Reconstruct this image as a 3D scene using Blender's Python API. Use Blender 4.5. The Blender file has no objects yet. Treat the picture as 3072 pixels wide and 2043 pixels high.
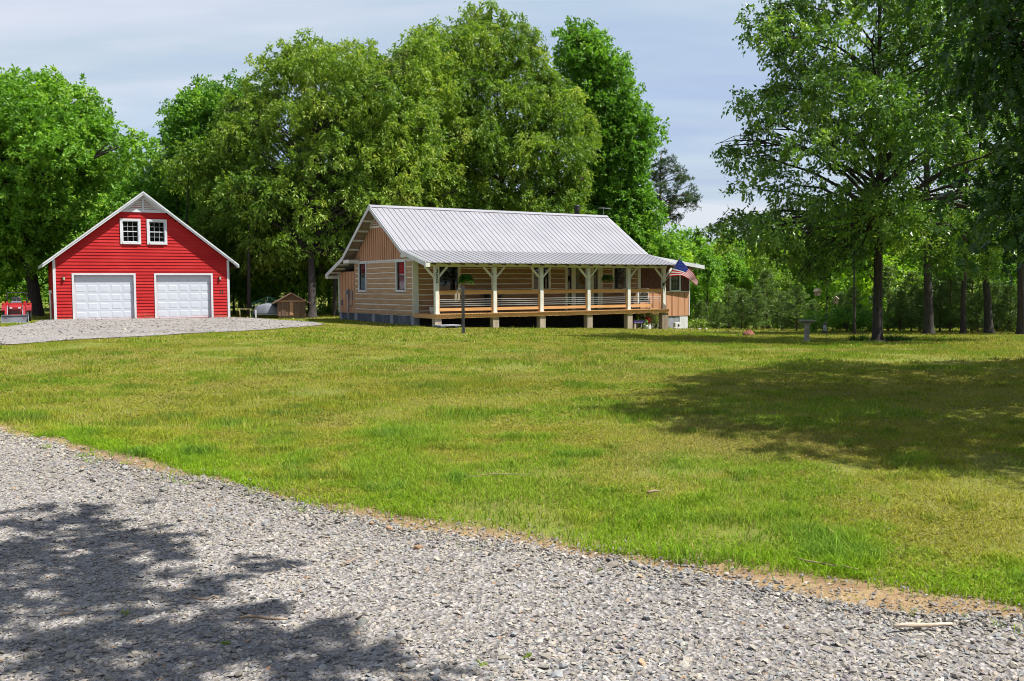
import bpy, math, random
import numpy as np
from mathutils import Matrix, Vector

SC = bpy.context.scene
COL = SC.collection
R = math.radians
rng = np.random.default_rng(7)
random.seed(7)

# ------------------------------------------------------------------ camera model
F, PIT, ROL, HC = 2821.88, 0.0579, -0.0057, 1.65      # focal in photo pixels (3072 wide)
CP, SP, CR, SR = math.cos(PIT), math.sin(PIT), math.cos(ROL), math.sin(ROL)

def ray(X, Y):
    a, b = X - 1536.0, Y - 1021.5
    u = a * CR + b * SR
    v = -a * SR + b * CR
    return np.array([u / F, CP - v / F * SP, -SP - v / F * CP])

def at(X, Y, depth):
    d = ray(X, Y)
    return np.array([0, 0, HC]) + d * (depth / d[1])

def on_ground(X, Y, z=0.0):
    d = ray(X, Y)
    return np.array([0, 0, HC]) + d * ((z - HC) / d[2])

S23 = 1.30280                                          # 2358-wide reading of the photo -> photo pixels

def tz(x, y):
    """terrain height"""
    x = np.asarray(x, float); y = np.asarray(y, float)
    s = np.clip((y - 14) / 38.0, 0, 1); s = s * s * (3 - 2 * s)
    k = np.interp(x, [-60, -25, -9, -4.8, 8, 11, 40], [0.0, .055, .2, .27, .76, .92, .80])
    z = -s * k
    # land falls away behind the crest of the lawn, right of the house
    d = np.clip((y - (50 - 0.25 * np.clip(x - 12, 0, 40))) / 60.0, 0, 1)
    z = z - 3.5 * d * d * (3 - 2 * d) * np.clip((x - 2) / 12.0, 0, 1)
    z = z + .02 * np.sin(x * .9 + 1.3) * np.sin(y * .7) * np.clip((y - 12) / 10, 0, 1) * np.clip((44 - y) / 8, 0, 1)
    return z

# ------------------------------------------------------------------ materials
def nodes_of(name):
    m = bpy.data.materials.new(name)
    m.use_nodes = True
    nt = m.node_tree
    for n in list(nt.nodes):
        nt.nodes.remove(n)
    out = nt.nodes.new('ShaderNodeOutputMaterial')
    return m, nt, out

def N(nt, typ, **kw):
    n = nt.nodes.new('ShaderNode' + typ)
    for k, v in kw.items():
        if k.startswith('i_'):
            n.inputs[int(k[2:])].default_value = v
        else:
            setattr(n, k, v)
    return n

def ramp(nt, src, stops):
    r = N(nt, 'ValToRGB')
    els = r.color_ramp.elements
    while len(els) < len(stops):
        els.new(.5)
    for e, (p, c) in zip(els, stops):
        e.position = p
        e.color = (*c, 1) if len(c) == 3 else c
    nt.links.new(src, r.inputs[0])
    return r.outputs[0]

def noise(nt, vec, scale, detail=4, rough=.55):
    n = N(nt, 'TexNoise')
    n.inputs['Scale'].default_value = scale
    n.inputs['Detail'].default_value = detail
    n.inputs['Roughness'].default_value = rough
    nt.links.new(vec, n.inputs['Vector'])
    return n.outputs['Fac']

def coords(nt, scale=(1, 1, 1), kind='Object'):
    tc = N(nt, 'TexCoord')
    mp = N(nt, 'Mapping')
    mp.inputs['Scale'].default_value = scale
    nt.links.new(tc.outputs[kind], mp.inputs['Vector'])
    return mp.outputs[0]

def principled(nt, out, color=None, rough=.7, metal=0.0, spec=.4):
    p = N(nt, 'BsdfPrincipled')
    p.inputs['Roughness'].default_value = rough
    p.inputs['Metallic'].default_value = metal
    p.inputs['Specular IOR Level'].default_value = spec
    if color is not None:
        if isinstance(color, tuple):
            p.inputs['Base Color'].default_value = (*color, 1)
        else:
            nt.links.new(color, p.inputs['Base Color'])
    nt.links.new(p.outputs[0], out.inputs[0])
    return p

def add_bump(nt, p, h, strength=.3, dist=.02):
    b = N(nt, 'Bump')
    b.inputs['Strength'].default_value = strength
    b.inputs['Distance'].default_value = dist
    nt.links.new(h, b.inputs['Height'])
    nt.links.new(b.outputs[0], p.inputs['Normal'])

def mat(name, c1, c2=None, scale=3.0, rough=.7, metal=0.0, stretch=(1, 1, 1), bump=0.0, spec=.4, lo=.35, hi=.65):
    m, nt, out = nodes_of(name)
    if c2 is None:
        c2 = tuple(x * .82 for x in c1)
    v = coords(nt, stretch)
    n = noise(nt, v, scale, 5, .6)
    col = ramp(nt, n, [(lo, c2), (hi, c1)])
    p = principled(nt, out, col, rough, metal, spec)
    if bump:
        n2 = noise(nt, v, scale * 4, 4)
        add_bump(nt, p, n2, bump)
    return m

M = {}
def build_materials():
    M['white'] = mat('white_paint', (.60, .62, .64), (.51, .52, .53), 1.7, .55)
    M['white_dirty'] = mat('weathered_white_paint', (.66, .66, .60), (.52, .52, .46), 2.2, .65, bump=.1)
    M['cream'] = mat('cream_paint', (.70, .69, .56), (.58, .57, .45), 2.0, .65)
    M['red'] = red_paint()
    M['door_white'] = mat('garage_door_white', (.53, .565, .62), (.49, .525, .58), .8, .45)
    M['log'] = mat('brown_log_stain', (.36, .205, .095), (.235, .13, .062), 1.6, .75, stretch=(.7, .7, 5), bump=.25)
    M['log_side'] = mat('fill_lit_log_stain', (.45, .285, .155), (.33, .205, .11), 1.6, .75, stretch=(.7, .7, 5), bump=.25)  # log stain lightened: brightness of the shaded side wall put into the colour
    M['chink'] = mat('pale_chinking', (.74, .70, .63), (.60, .56, .50), 4, .85)
    M['batten'] = mat('brown_batten_boards', (.50, .27, .155), (.40, .205, .115), 1.5, .7, stretch=(3, 3, .5), bump=.12)
    M['batten_groove'] = mat('shadowed_back_boards', (.13, .065, .04), (.09, .045, .028), 2, .8)
    M['batten_tan'] = mat('tan_batten_boards', (.50, .26, .145), (.43, .215, .12), 1.5, .7, stretch=(3, 3, .5), bump=.12)
    M['shake'] = mat('cedar_shake', (.16, .060, .030), (.065, .028, .018), 5, .8, bump=.3, lo=.3, hi=.7)
    M['new_wood'] = mat('new_pine_board', (.60, .335, .14), (.47, .235, .085), 2.2, .6, stretch=(.5, 6, 6), bump=.08)
    M['deck'] = mat('deck_board', (.50, .285, .125), (.35, .19, .08), 2.0, .65, stretch=(6, .5, 6), bump=.1)
    M['old_wood'] = mat('old_grey_wood', (.27, .215, .155), (.17, .13, .09), 2.5, .85, stretch=(4, 4, .5), bump=.25)
    M['dark_wood'] = mat('dark_timber', (.11, .065, .04), (.055, .033, .022), 2.5, .8, stretch=(4, 4, .7), bump=.2)
    M['shed_wood'] = mat('brown_shed_board', (.20, .115, .075), (.13, .075, .05), 2.5, .8, stretch=(4, 4, .6), bump=.2)
    M['pier'] = mat('pier_timber', (.40, .33, .25), (.27, .22, .165), 3, .85, stretch=(2, 2, .6), bump=.25)
    M['block'] = mat('white_block', (.62, .62, .62), (.45, .45, .46), 3, .85, bump=.2)
    M['grey_block'] = mat('grey_block', (.30, .31, .34), (.20, .21, .24), 3, .85, bump=.2)
    M['tin'] = mat('blue_grey_tin_skirting', (.17, .215, .27), (.085, .105, .135), 2.0, .5, metal=.2, stretch=(6, 6, .5))
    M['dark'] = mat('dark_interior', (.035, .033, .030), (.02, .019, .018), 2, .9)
    M['black'] = mat('black_paint', (.022, .022, .025), (.014, .014, .016), 3, .45)
    M['black_wood'] = mat('black_stained_post', (.045, .042, .045), (.022, .021, .023), 4, .6, stretch=(3, 3, .5), bump=.2)
    M['shingle'] = mat('grey_shingle', (.10, .095, .095), (.06, .058, .06), 9, .9, bump=.3)
    M['steel'] = mat('grey_steel', (.34, .35, .38), (.25, .26, .29), 3, .4, metal=.6)
    M['cable'] = mat('steel_cable', (.72, .73, .74), (.62, .63, .64), 3, .35, metal=.3)
    M['grey_plastic'] = mat('grey_tarp', (.19, .20, .22), (.12, .13, .15), 2, .5)
    M['tractor_red'] = mat('tractor_red', (.30, .010, .014), (.22, .007, .010), 2, .35, spec=.5)
    M['tyre'] = mat('tyre_rubber', (.030, .029, .028), (.018, .018, .018), 6, .8, bump=.3)
    M['concrete'] = mat('concrete', (.36, .33, .27), (.20, .185, .15), 4, .9, bump=.3)
    M['green_metal'] = mat('green_tubing', (.10, .30, .20), (.06, .20, .13), 3, .5)
    M['yellow'] = mat('yellow_paint', (.30, .26, .10), (.20, .17, .07), 3, .6)
    M['flag_red'] = mat('flag_red', (.70, .012, .035), (.64, .01, .03), 3, .8)
    M['flag_white'] = mat('flag_white', (.88, .88, .90), (.84, .84, .86), 3, .8)
    M['flag_blue'] = mat('flag_blue', (.030, .055, .32), (.025, .045, .27), 3, .8)
    M['red_curtain'] = mat('red_curtain', (.62, .10, .11), (.48, .06, .07), 6, .85)
    M['pale_curtain'] = mat('pale_curtain', (.62, .68, .72), (.52, .58, .62), 3, .8)
    M['blind'] = mat('pale_blind', (.42, .40, .30), (.32, .30, .22), 3, .8)
    M['sage_door'] = mat('sage_grey_door', (.20, .19, .135), (.16, .15, .105), 1.5, .5)
    M['purple'] = mat('purple_plastic', (.20, .14, .42), (.15, .10, .33), 3, .5)
    M['pot_red'] = mat('red_plastic', (.42, .015, .03), (.30, .01, .02), 4, .5)
    M['teal'] = mat('teal_cushion', (.05, .19, .18), (.03, .12, .12), 5, .85)
    M['floral'] = mat('patterned_cushion', (.55, .52, .45), (.10, .09, .07), 14, .85, lo=.45, hi=.55)
    M['gold'] = mat('dried_flowers', (.50, .27, .05), (.30, .13, .03), 14, .85)
    M['terracotta'] = mat('terracotta', (.30, .13, .07), (.22, .09, .05), 5, .8)
    M['redearth'] = mat('red_mulch_pile', (.24, .095, .06), (.15, .06, .04), 9, .95, bump=.5)
    M['stick'] = mat('dead_stick', (.36, .27, .19), (.20, .14, .09), 12, .85, bump=.3)
    M['drift'] = mat('pale_dry_wood', (.60, .50, .38), (.44, .35, .25), 10, .8, stretch=(.5, 4, 4), bump=.3)
    M['stone'] = mat('field_stone', (.36, .34, .31), (.22, .2, .18), 6, .9, bump=.3)
    M['bark'] = mat('grey_brown_bark', (.115, .085, .065), (.045, .034, .027), 5, .92, stretch=(3, 3, .5), bump=.6)
    M['bark_dark'] = mat('dark_oak_bark', (.060, .050, .045), (.024, .020, .018), 5, .95, stretch=(3, 3, .5), bump=.7)
    M['bark_pine'] = mat('reddish_pine_bark', (.17, .095, .06), (.075, .045, .032), 4, .92, stretch=(2, 2, .6), bump=.6)
    for k in ('flag_red', 'flag_white', 'flag_blue'):
        nt = M[k].node_tree; p = next(n for n in nt.nodes if n.type == 'BSDF_PRINCIPLED'); o_ = next(n for n in nt.nodes if n.type == 'OUTPUT_MATERIAL')
        t_ = N(nt, 'BsdfTranslucent'); nt.links.new(p.inputs['Base Color'].links[0].from_socket, t_.inputs['Color']); m_ = N(nt, 'MixShader'); m_.inputs[0].default_value = .5
        nt.links.new(p.outputs[0], m_.inputs[1]); nt.links.new(t_.outputs[0], m_.inputs[2]); nt.links.new(m_.outputs[0], o_.inputs[0])
    M['metal_roof'] = roof_mat()
    M['glass'] = glass_mat()

def roof_mat():
    m, nt, out = nodes_of('galvanised_roof_metal')
    v = coords(nt, (.25, .25, .25))
    n1 = noise(nt, v, 2.5, 4)
    c = ramp(nt, n1, [(.3, (.285, .28, .305)), (.7, (.34, .334, .36))])
    n2 = noise(nt, coords(nt, (30, .6, .6)), 1.0, 3)
    mx = N(nt, 'MixRGB', blend_type='MULTIPLY')
    mx.inputs[0].default_value = .6
    nt.links.new(c, mx.inputs[1])
    nt.links.new(ramp(nt, n2, [(.35, (.86, .86, .86)), (.6, (1, 1, 1))]), mx.inputs[2])
    principled(nt, out, mx.outputs[0], .42, .25, .5)
    return m

def glass_mat():
    m, nt, out = nodes_of('window_glass')
    g = N(nt, 'BsdfGlossy'); g.inputs['Roughness'].default_value = .03
    g.inputs['Color'].default_value = (.9, .95, 1, 1)
    t = N(nt, 'BsdfTransparent'); t.inputs['Color'].default_value = (.72, .75, .75, 1)
    fr = N(nt, 'Fresnel'); fr.inputs['IOR'].default_value = 1.6
    geo = N(nt, 'NewGeometry'); inv = N(nt, 'Math', operation='SUBTRACT'); inv.inputs[0].default_value = 1; nt.links.new(geo.outputs['Backfacing'], inv.inputs[1])
    fm = N(nt, 'Math', operation='MULTIPLY'); nt.links.new(fr.outputs[0], fm.inputs[0]); nt.links.new(inv.outputs[0], fm.inputs[1])
    mx = N(nt, 'MixShader')
    nt.links.new(fm.outputs[0], mx.inputs[0])
    nt.links.new(t.outputs[0], mx.inputs[1]); nt.links.new(g.outputs[0], mx.inputs[2])
    nt.links.new(mx.outputs[0], out.inputs[0])
    return m

def red_paint():
    m, nt, out = nodes_of('barn_red_paint')
    v = coords(nt, (.35, 1, 1.2)); n = noise(nt, v, 1.1, 6, .65)
    c = ramp(nt, n, [(.3, (.33, .013, .014)), (.5, (.40, .018, .019)), (.72, (.47, .035, .032))])
    tc = N(nt, 'TexCoord'); sx = N(nt, 'SeparateXYZ'); nt.links.new(tc.outputs['Object'], sx.inputs[0])
    n2 = noise(nt, coords(nt, (1, 1, .5)), 6, 5, .7)
    ad = N(nt, 'Math', operation='MULTIPLY_ADD'); nt.links.new(n2, ad.inputs[0]); ad.inputs[1].default_value = .9; nt.links.new(sx.outputs[2], ad.inputs[2])
    f = ramp(nt, ad.outputs[0], [(.40, (.55, .55, .55)), (.72, (0, 0, 0))])
    mx = N(nt, 'MixRGB'); nt.links.new(f, mx.inputs[0]); nt.links.new(c, mx.inputs[1]); mx.inputs[2].default_value = (.30, .13, .09, 1)
    p = principled(nt, out, mx.outputs[0], .7, 0, .15)
    add_bump(nt, p, noise(nt, coords(nt, (.5, 1, 6)), 8, 4), .08)
    return m

def leaf_mat(name, dark, light, tip, trans=.35, rough=.45, spec=.35):
    """tint attribute per leaf (leaves differ in age and kind) picks the green"""
    m, nt, out = nodes_of(name)
    a = N(nt, 'Attribute', attribute_name='tint')
    c = ramp(nt, a.outputs['Fac'], [(0.0, dark), (.62, light), (1.0, tip)])
    p = N(nt, 'BsdfPrincipled')
    p.inputs['Roughness'].default_value = rough
    p.inputs['Specular IOR Level'].default_value = spec
    nt.links.new(c, p.inputs['Base Color'])
    t = N(nt, 'BsdfTranslucent')
    mul = N(nt, 'MixRGB', blend_type='MULTIPLY'); mul.inputs[0].default_value = 1
    mul.inputs[2].default_value = (1.25, 1.35, .55, 1)
    nt.links.new(c, mul.inputs[1])
    nt.links.new(mul.outputs[0], t.inputs['Color'])
    mx = N(nt, 'MixShader'); mx.inputs[0].default_value = trans
    nt.links.new(p.outputs[0], mx.inputs[1]); nt.links.new(t.outputs[0], mx.inputs[2])
    nt.links.new(mx.outputs[0], out.inputs[0])
    return m

# ------------------------------------------------------------------ object helpers
def link(o, parent=None):
    COL.objects.link(o)
    if parent is not None:
        o.parent = parent
    return o

def tag(o, label=None, cat=None, group=None, kind=None):
    if label: o['label'] = label
    if cat: o['category'] = cat
    if group: o['group'] = group
    if kind: o['kind'] = kind
    return o

def empty(name, loc, rz=0.0, label=None, cat=None, group=None):
    o = bpy.data.objects.new(name, None)
    o.empty_display_size = .3
    link(o)
    o.location = tuple(float(c) for c in loc)
    o.rotation_euler = (0, 0, rz)
    return tag(o, label, cat, group)

def copy_tree(o, parent=None):
    c = o.copy(); COL.objects.link(c)
    if parent is not None: c.parent = parent
    for ch in [x for x in bpy.data.objects if x.parent == o]:
        copy_tree(ch, c)
    return c

def fast_mesh(name, verts, faces, attr=None, attr_name='tint', smooth=False, color=None):
    """verts (n,3), faces (m,k) all with k corners"""
    me = bpy.data.meshes.new(name)
    verts = np.ascontiguousarray(verts, dtype=np.float32)
    faces = np.ascontiguousarray(faces, dtype=np.int32)
    n, k = faces.shape
    me.vertices.add(len(verts)); me.vertices.foreach_set('co', verts.ravel())
    me.loops.add(n * k); me.loops.foreach_set('vertex_index', faces.ravel())
    me.polygons.add(n)
    me.polygons.foreach_set('loop_start', np.arange(0, n * k, k, dtype=np.int32))
    me.polygons.foreach_set('loop_total', np.full(n, k, dtype=np.int32))
    me.polygons.foreach_set('use_smooth', np.full(n, smooth, dtype=bool))
    if attr is not None:
        a = me.attributes.new(attr_name, 'FLOAT', 'FACE')
        a.data.foreach_set('value', np.ascontiguousarray(attr, dtype=np.float32))
    if color is not None:
        a = me.attributes.new('col', 'FLOAT_COLOR', 'FACE')
        a.data.foreach_set('color', np.ascontiguousarray(color, dtype=np.float32).ravel())
    me.update(calc_edges=True)
    return me

class MB:
    def __init__(s):
        s.v = []; s.f = []
    def add(s, vs, fs):
        o = len(s.v)
        s.v += [tuple(float(c) for c in p) for p in vs]
        s.f += [tuple(o + i for i in f) for f in fs]
        return s
    def box(s, x0, x1, y0, y1, z0, z1):
        return s.add([(x0, y0, z0), (x1, y0, z0), (x1, y1, z0), (x0, y1, z0), (x0, y0, z1), (x1, y0, z1), (x1, y1, z1), (x0, y1, z1)],
                     [(3, 2, 1, 0), (4, 5, 6, 7), (0, 1, 5, 4), (1, 2, 6, 5), (2, 3, 7, 6), (3, 0, 4, 7)])
    def prism(s, poly, axis, a, b):
        """poly of 2D points extruded along axis from a to b; axis x:(y,z) y:(x,z) z:(x,y)"""
        n = len(poly)
        def P(p, t):
            return (t, p[0], p[1]) if axis == 'x' else ((p[0], t, p[1]) if axis == 'y' else (p[0], p[1], t))
        vs = [P(p, a) for p in poly] + [P(p, b) for p in poly]
        fs = [tuple(range(n - 1, -1, -1)), tuple(range(n, 2 * n))] + [(i, (i + 1) % n, n + (i + 1) % n, n + i) for i in range(n)]
        return s.add(vs, fs)
    def slab(s, p, q, r_, t, th):
        """parallelepiped from 4 top corners p,q,r_,t with thickness th downwards"""
        top = [p, q, r_, t]; bot = [(a[0], a[1], a[2] - th) for a in top]
        return s.add(top + bot, [(0, 1, 2, 3), (7, 6, 5, 4), (0, 4, 5, 1), (1, 5, 6, 2), (2, 6, 7, 3), (3, 7, 4, 0)])
    def bar(s, a, b, w, h=None, up=(0, 0, 1)):
        h = h or w
        a = Vector(a); b = Vector(b); d = (b - a).normalized()
        upv = Vector(up)
        if abs(d.dot(upv)) > .98: upv = Vector((1, 0, 0))
        x = d.cross(upv).normalized(); y = x.cross(d).normalized()
        vs = []
        for p in (a, b):
            for sx, sy in ((-1, -1), (1, -1), (1, 1), (-1, 1)):
                vs.append(p + x * (sx * w / 2) + y * (sy * h / 2))
        return s.add(vs, [(3, 2, 1, 0), (4, 5, 6, 7), (0, 1, 5, 4), (1, 2, 6, 5), (2, 3, 7, 6), (3, 0, 4, 7)])
    def tube(s, path, radii, n=8, caps=True):
        path = [Vector(p) for p in path]
        if not hasattr(radii, '__len__'): radii = [radii] * len(path)
        o = len(s.v); ref = None
        for i, p in enumerate(path):
            d = (path[min(i + 1, len(path) - 1)] - path[max(i - 1, 0)]).normalized()
            if ref is None:
                ref = d.orthogonal().normalized()
            ref = (ref - d * ref.dot(d))
            ref = ref.normalized() if ref.length > 1e-6 else d.orthogonal().normalized()
            b = d.cross(ref)
            for k in range(n):
                a = 2 * math.pi * k / n
                s.v.append(tuple(p + (ref * math.cos(a) + b * math.sin(a)) * radii[i]))
        for i in range(len(path) - 1):
            for k in range(n):
                k2 = (k + 1) % n
                s.f.append((o + i * n + k, o + i * n + k2, o + (i + 1) * n + k2, o + (i + 1) * n + k))
        if caps:
            s.f.append(tuple(o + k for k in range(n - 1, -1, -1)))
            s.f.append(tuple(o + (len(path) - 1) * n + k for k in range(n)))
        return s
    def lathe(s, prof, n=20, c=(0, 0, 0), axis='z'):
        """prof list of (r, h)"""
        o = len(s.v)
        for r, h in prof:
            for k in range(n):
                a = 2 * math.pi * k / n
                x, y = r * math.cos(a), r * math.sin(a)
                if axis == 'z': p = (c[0] + x, c[1] + y, c[2] + h)
                elif axis == 'x': p = (c[0] + h, c[1] + x, c[2] + y)
                else: p = (c[0] + x, c[1] + h, c[2] + y)
                s.v.append(p)
        for i in range(len(prof) - 1):
            for k in range(n):
                k2 = (k + 1) % n
                s.f.append((o + i * n + k, o + i * n + k2, o + (i + 1) * n + k2, o + (i + 1) * n + k))
        s.f.append(tuple(o + k for k in range(n - 1, -1, -1)))
        s.f.append(tuple(o + (len(prof) - 1) * n + k for k in range(n)))
        return s
    def build(s, name, m, parent=None, smooth=False, bevel=0.0, loc=None, rz=None, label=None):
        me = bpy.data.meshes.new(name)
        me.from_pydata(s.v, [], s.f)
        me.validate()
        import bmesh
        bm = bmesh.new(); bm.from_mesh(me)
        bmesh.ops.recalc_face_normals(bm, faces=bm.faces)
        bm.to_mesh(me); bm.free()
        if smooth:
            me.polygons.foreach_set('use_smooth', [True] * len(me.polygons))
        me.materials.append(m)
        o = bpy.data.objects.new(name, me)
        link(o, parent)
        if loc is not None: o.location = loc
        if rz is not None: o.rotation_euler = (0, 0, rz)
        if bevel:
            b = o.modifiers.new('edge', 'BEVEL'); b.width = bevel; b.segments = 2; b.limit_method = 'ANGLE'
        if label: o['label'] = label
        return o

def rect_minus(rects, holes):
    for (a0, a1, b0, b1) in holes:
        nxt = []
        for (x0, x1, z0, z1) in rects:
            ix0, ix1, iz0, iz1 = max(x0, a0), min(x1, a1), max(z0, b0), min(z1, b1)
            if ix0 >= ix1 - 1e-6 or iz0 >= iz1 - 1e-6:
                nxt.append((x0, x1, z0, z1)); continue
            if x0 < ix0: nxt.append((x0, ix0, z0, z1))
            if ix1 < x1: nxt.append((ix1, x1, z0, z1))
            if z0 < iz0: nxt.append((ix0, ix1, z0, iz0))
            if iz1 < z1: nxt.append((ix0, ix1, iz1, z1))
        rects = nxt
    return rects

# ------------------------------------------------------------------ building parts
def wbox(mb, axis, a0, a1, d0, d1, z0, z1):
    return mb.box(a0, a1, d0, d1, z0, z1) if axis == 'u' else mb.box(d0, d1, a0, a1, z0, z1)

def window(parent, axis, a0, a1, z0, z1, cas=.11, face=0.0, casing='white', sash='white', cols=1, rows=1, curtain=None, sill=True, dark_sash=False):
    """casing outside the opening a0..a1, z0..z1; outward is the negative direction"""
    f = MB()
    o, i = face - .045, face + .02
    wbox(f, axis, a0 - cas, a0, o, i, z0 - cas, z1 + cas)
    wbox(f, axis, a1, a1 + cas, o, i, z0 - cas, z1 + cas)
    wbox(f, axis, a0, a1, o, i, z1, z1 + cas)
    wbox(f, axis, a0, a1, o - (.03 if sill else 0), i, z0 - cas, z0)
    w = f.build('window', M[casing], parent)
    s = MB(); zm = (z0 + z1) / 2; t = .038
    d0, d1 = face + .022, face + .06
    wbox(s, axis, a0, a0 + t, d0, d1, z0, z1); wbox(s, axis, a1 - t, a1, d0, d1, z0, z1)
    wbox(s, axis, a0 + t, a1 - t, d0, d1, z0, z0 + t); wbox(s, axis, a0 + t, a1 - t, d0, d1, z1 - t, z1)
    wbox(s, axis, a0 + t, a1 - t, d0, d1, zm - .025, zm + .025)
    for lo, hi in ((z0 + t, zm - .025), (zm + .025, z1 - t)):
        for c in range(1, cols):
            x = a0 + (a1 - a0) * c / cols
            wbox(s, axis, x - .0065, x + .0065, d0 + .008, d1 - .008, lo, hi)
        for r in range(1, rows):
            z = lo + (hi - lo) * r / rows
            xs = [a0 + t] + [a0 + (a1 - a0) * c / cols for c in range(1, cols)] + [a1 - t]
            for k in range(len(xs) - 1):
                wbox(s, axis, xs[k] + (.011 if k else 0), xs[k + 1] - (.011 if k < len(xs) - 2 else 0), d0 + .01, d1 - .01, z - .0065, z + .0065)
    s.build('sash', M['black'] if dark_sash else M[sash], w)
    g = MB(); gd = face + .045
    wbox(g, axis, a0 + t, a1 - t, gd, gd + .004, z0 + t, z1 - t)
    g.build('pane', M['glass'], w)
    if curtain:
        for (m, u0, u1, b0, b1) in curtain:
            c = MB()
            A0, A1 = a0 + (a1 - a0) * u0, a0 + (a1 - a0) * u1
            Z0, Z1 = z0 + (z1 - z0) * b0, z0 + (z1 - z0) * b1
            n = 10
            # softly pleated cloth
            vs = []; fs = []
            for k in range(n + 1):
                a = A0 + (A1 - A0) * k / n
                d = face + .085 + (.012 if k % 2 else -.012)
                for z in (Z0, Z1):
                    vs.append((a, d, z) if axis == 'u' else (d, a, z))
            for k in range(n): fs.append((2 * k, 2 * k + 2, 2 * k + 3, 2 * k + 1))
            c.add(vs, fs)
            c.build('curtain', M[m], w)
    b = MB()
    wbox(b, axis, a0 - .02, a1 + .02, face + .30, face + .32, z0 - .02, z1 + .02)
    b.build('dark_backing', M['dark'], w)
    return w

def log_courses(mb, axis, a0, a1, z0, z1, holes, pitch=.262, log=.212, face=0.0, seed=1):
    rr = random.Random(seed)
    z = z0
    while z < z1 - .05:
        zt_ = min(z + log, z1)
        for (x0, x1, b0, b1) in rect_minus([(a0, a1, z, zt_)], holes):
            if x1 - x0 < .02 or b1 - b0 < .015: continue
            n = max(1, int((x1 - x0) / 1.1)); xs = [x0 + (x1 - x0) * k / n for k in range(n + 1)]
            offs = [rr.uniform(-.007, .007) for _ in xs]; offz = [rr.uniform(-.009, .009) for _ in xs]
            vs = []; fs = []
            for x, of, oz in zip(xs, offs, offz):
                for (d, zz) in ((face - .005, b0 + oz), (face - .035 + of, b0 + .02 + oz), (face - .035 + of, b1 - .02 + oz), (face - .005, b1 + oz)):
                    vs.append((x, d, zz) if axis == 'u' else (d, x, zz))
            for k in range(n):
                for j in range(3):
                    fs.append((4 * k + j, 4 * k + 4 + j, 4 * k + 5 + j, 4 * k + 1 + j))
            fs += [(0, 1, 2, 3), (4 * n, 4 * n + 3, 4 * n + 2, 4 * n + 1)]
            mb.add(vs, fs)
        z += pitch
    return mb

def wall_slab(mb, axis, a0, a1, z0, z1, holes, d0=0.0, d1=.15):
    for (x0, x1, b0, b1) in rect_minus([(a0, a1, z0, z1)], holes):
        wbox(mb, axis, x0, x1, d0, d1, b0, b1)
    return mb

H0 = np.array([-4.8147, 46.1179]); HRZ = math.pi / 2 - .9973
HU = np.array([math.sin(.9973), math.cos(.9973)]); HV = np.array([-math.cos(.9973), math.sin(.9973)])
def hw(u, v, z=None):
    p = H0 + HU * u + HV * v
    return np.array([p[0], p[1], float(tz(p[0], p[1])) if z is None else z])
ROOF_Z = lambda v: 3.415 + .643 * (v + .19) if v <= 3.55 else (5.82 - (v - 3.55) * .704 if v <= 7.2 else 3.25 - (v - 7.2) * .365)
PORCH_Z = lambda v: 3.415 - .253 * (-.19 - v)
EV = -2.70                                                     # porch eave line

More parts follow.
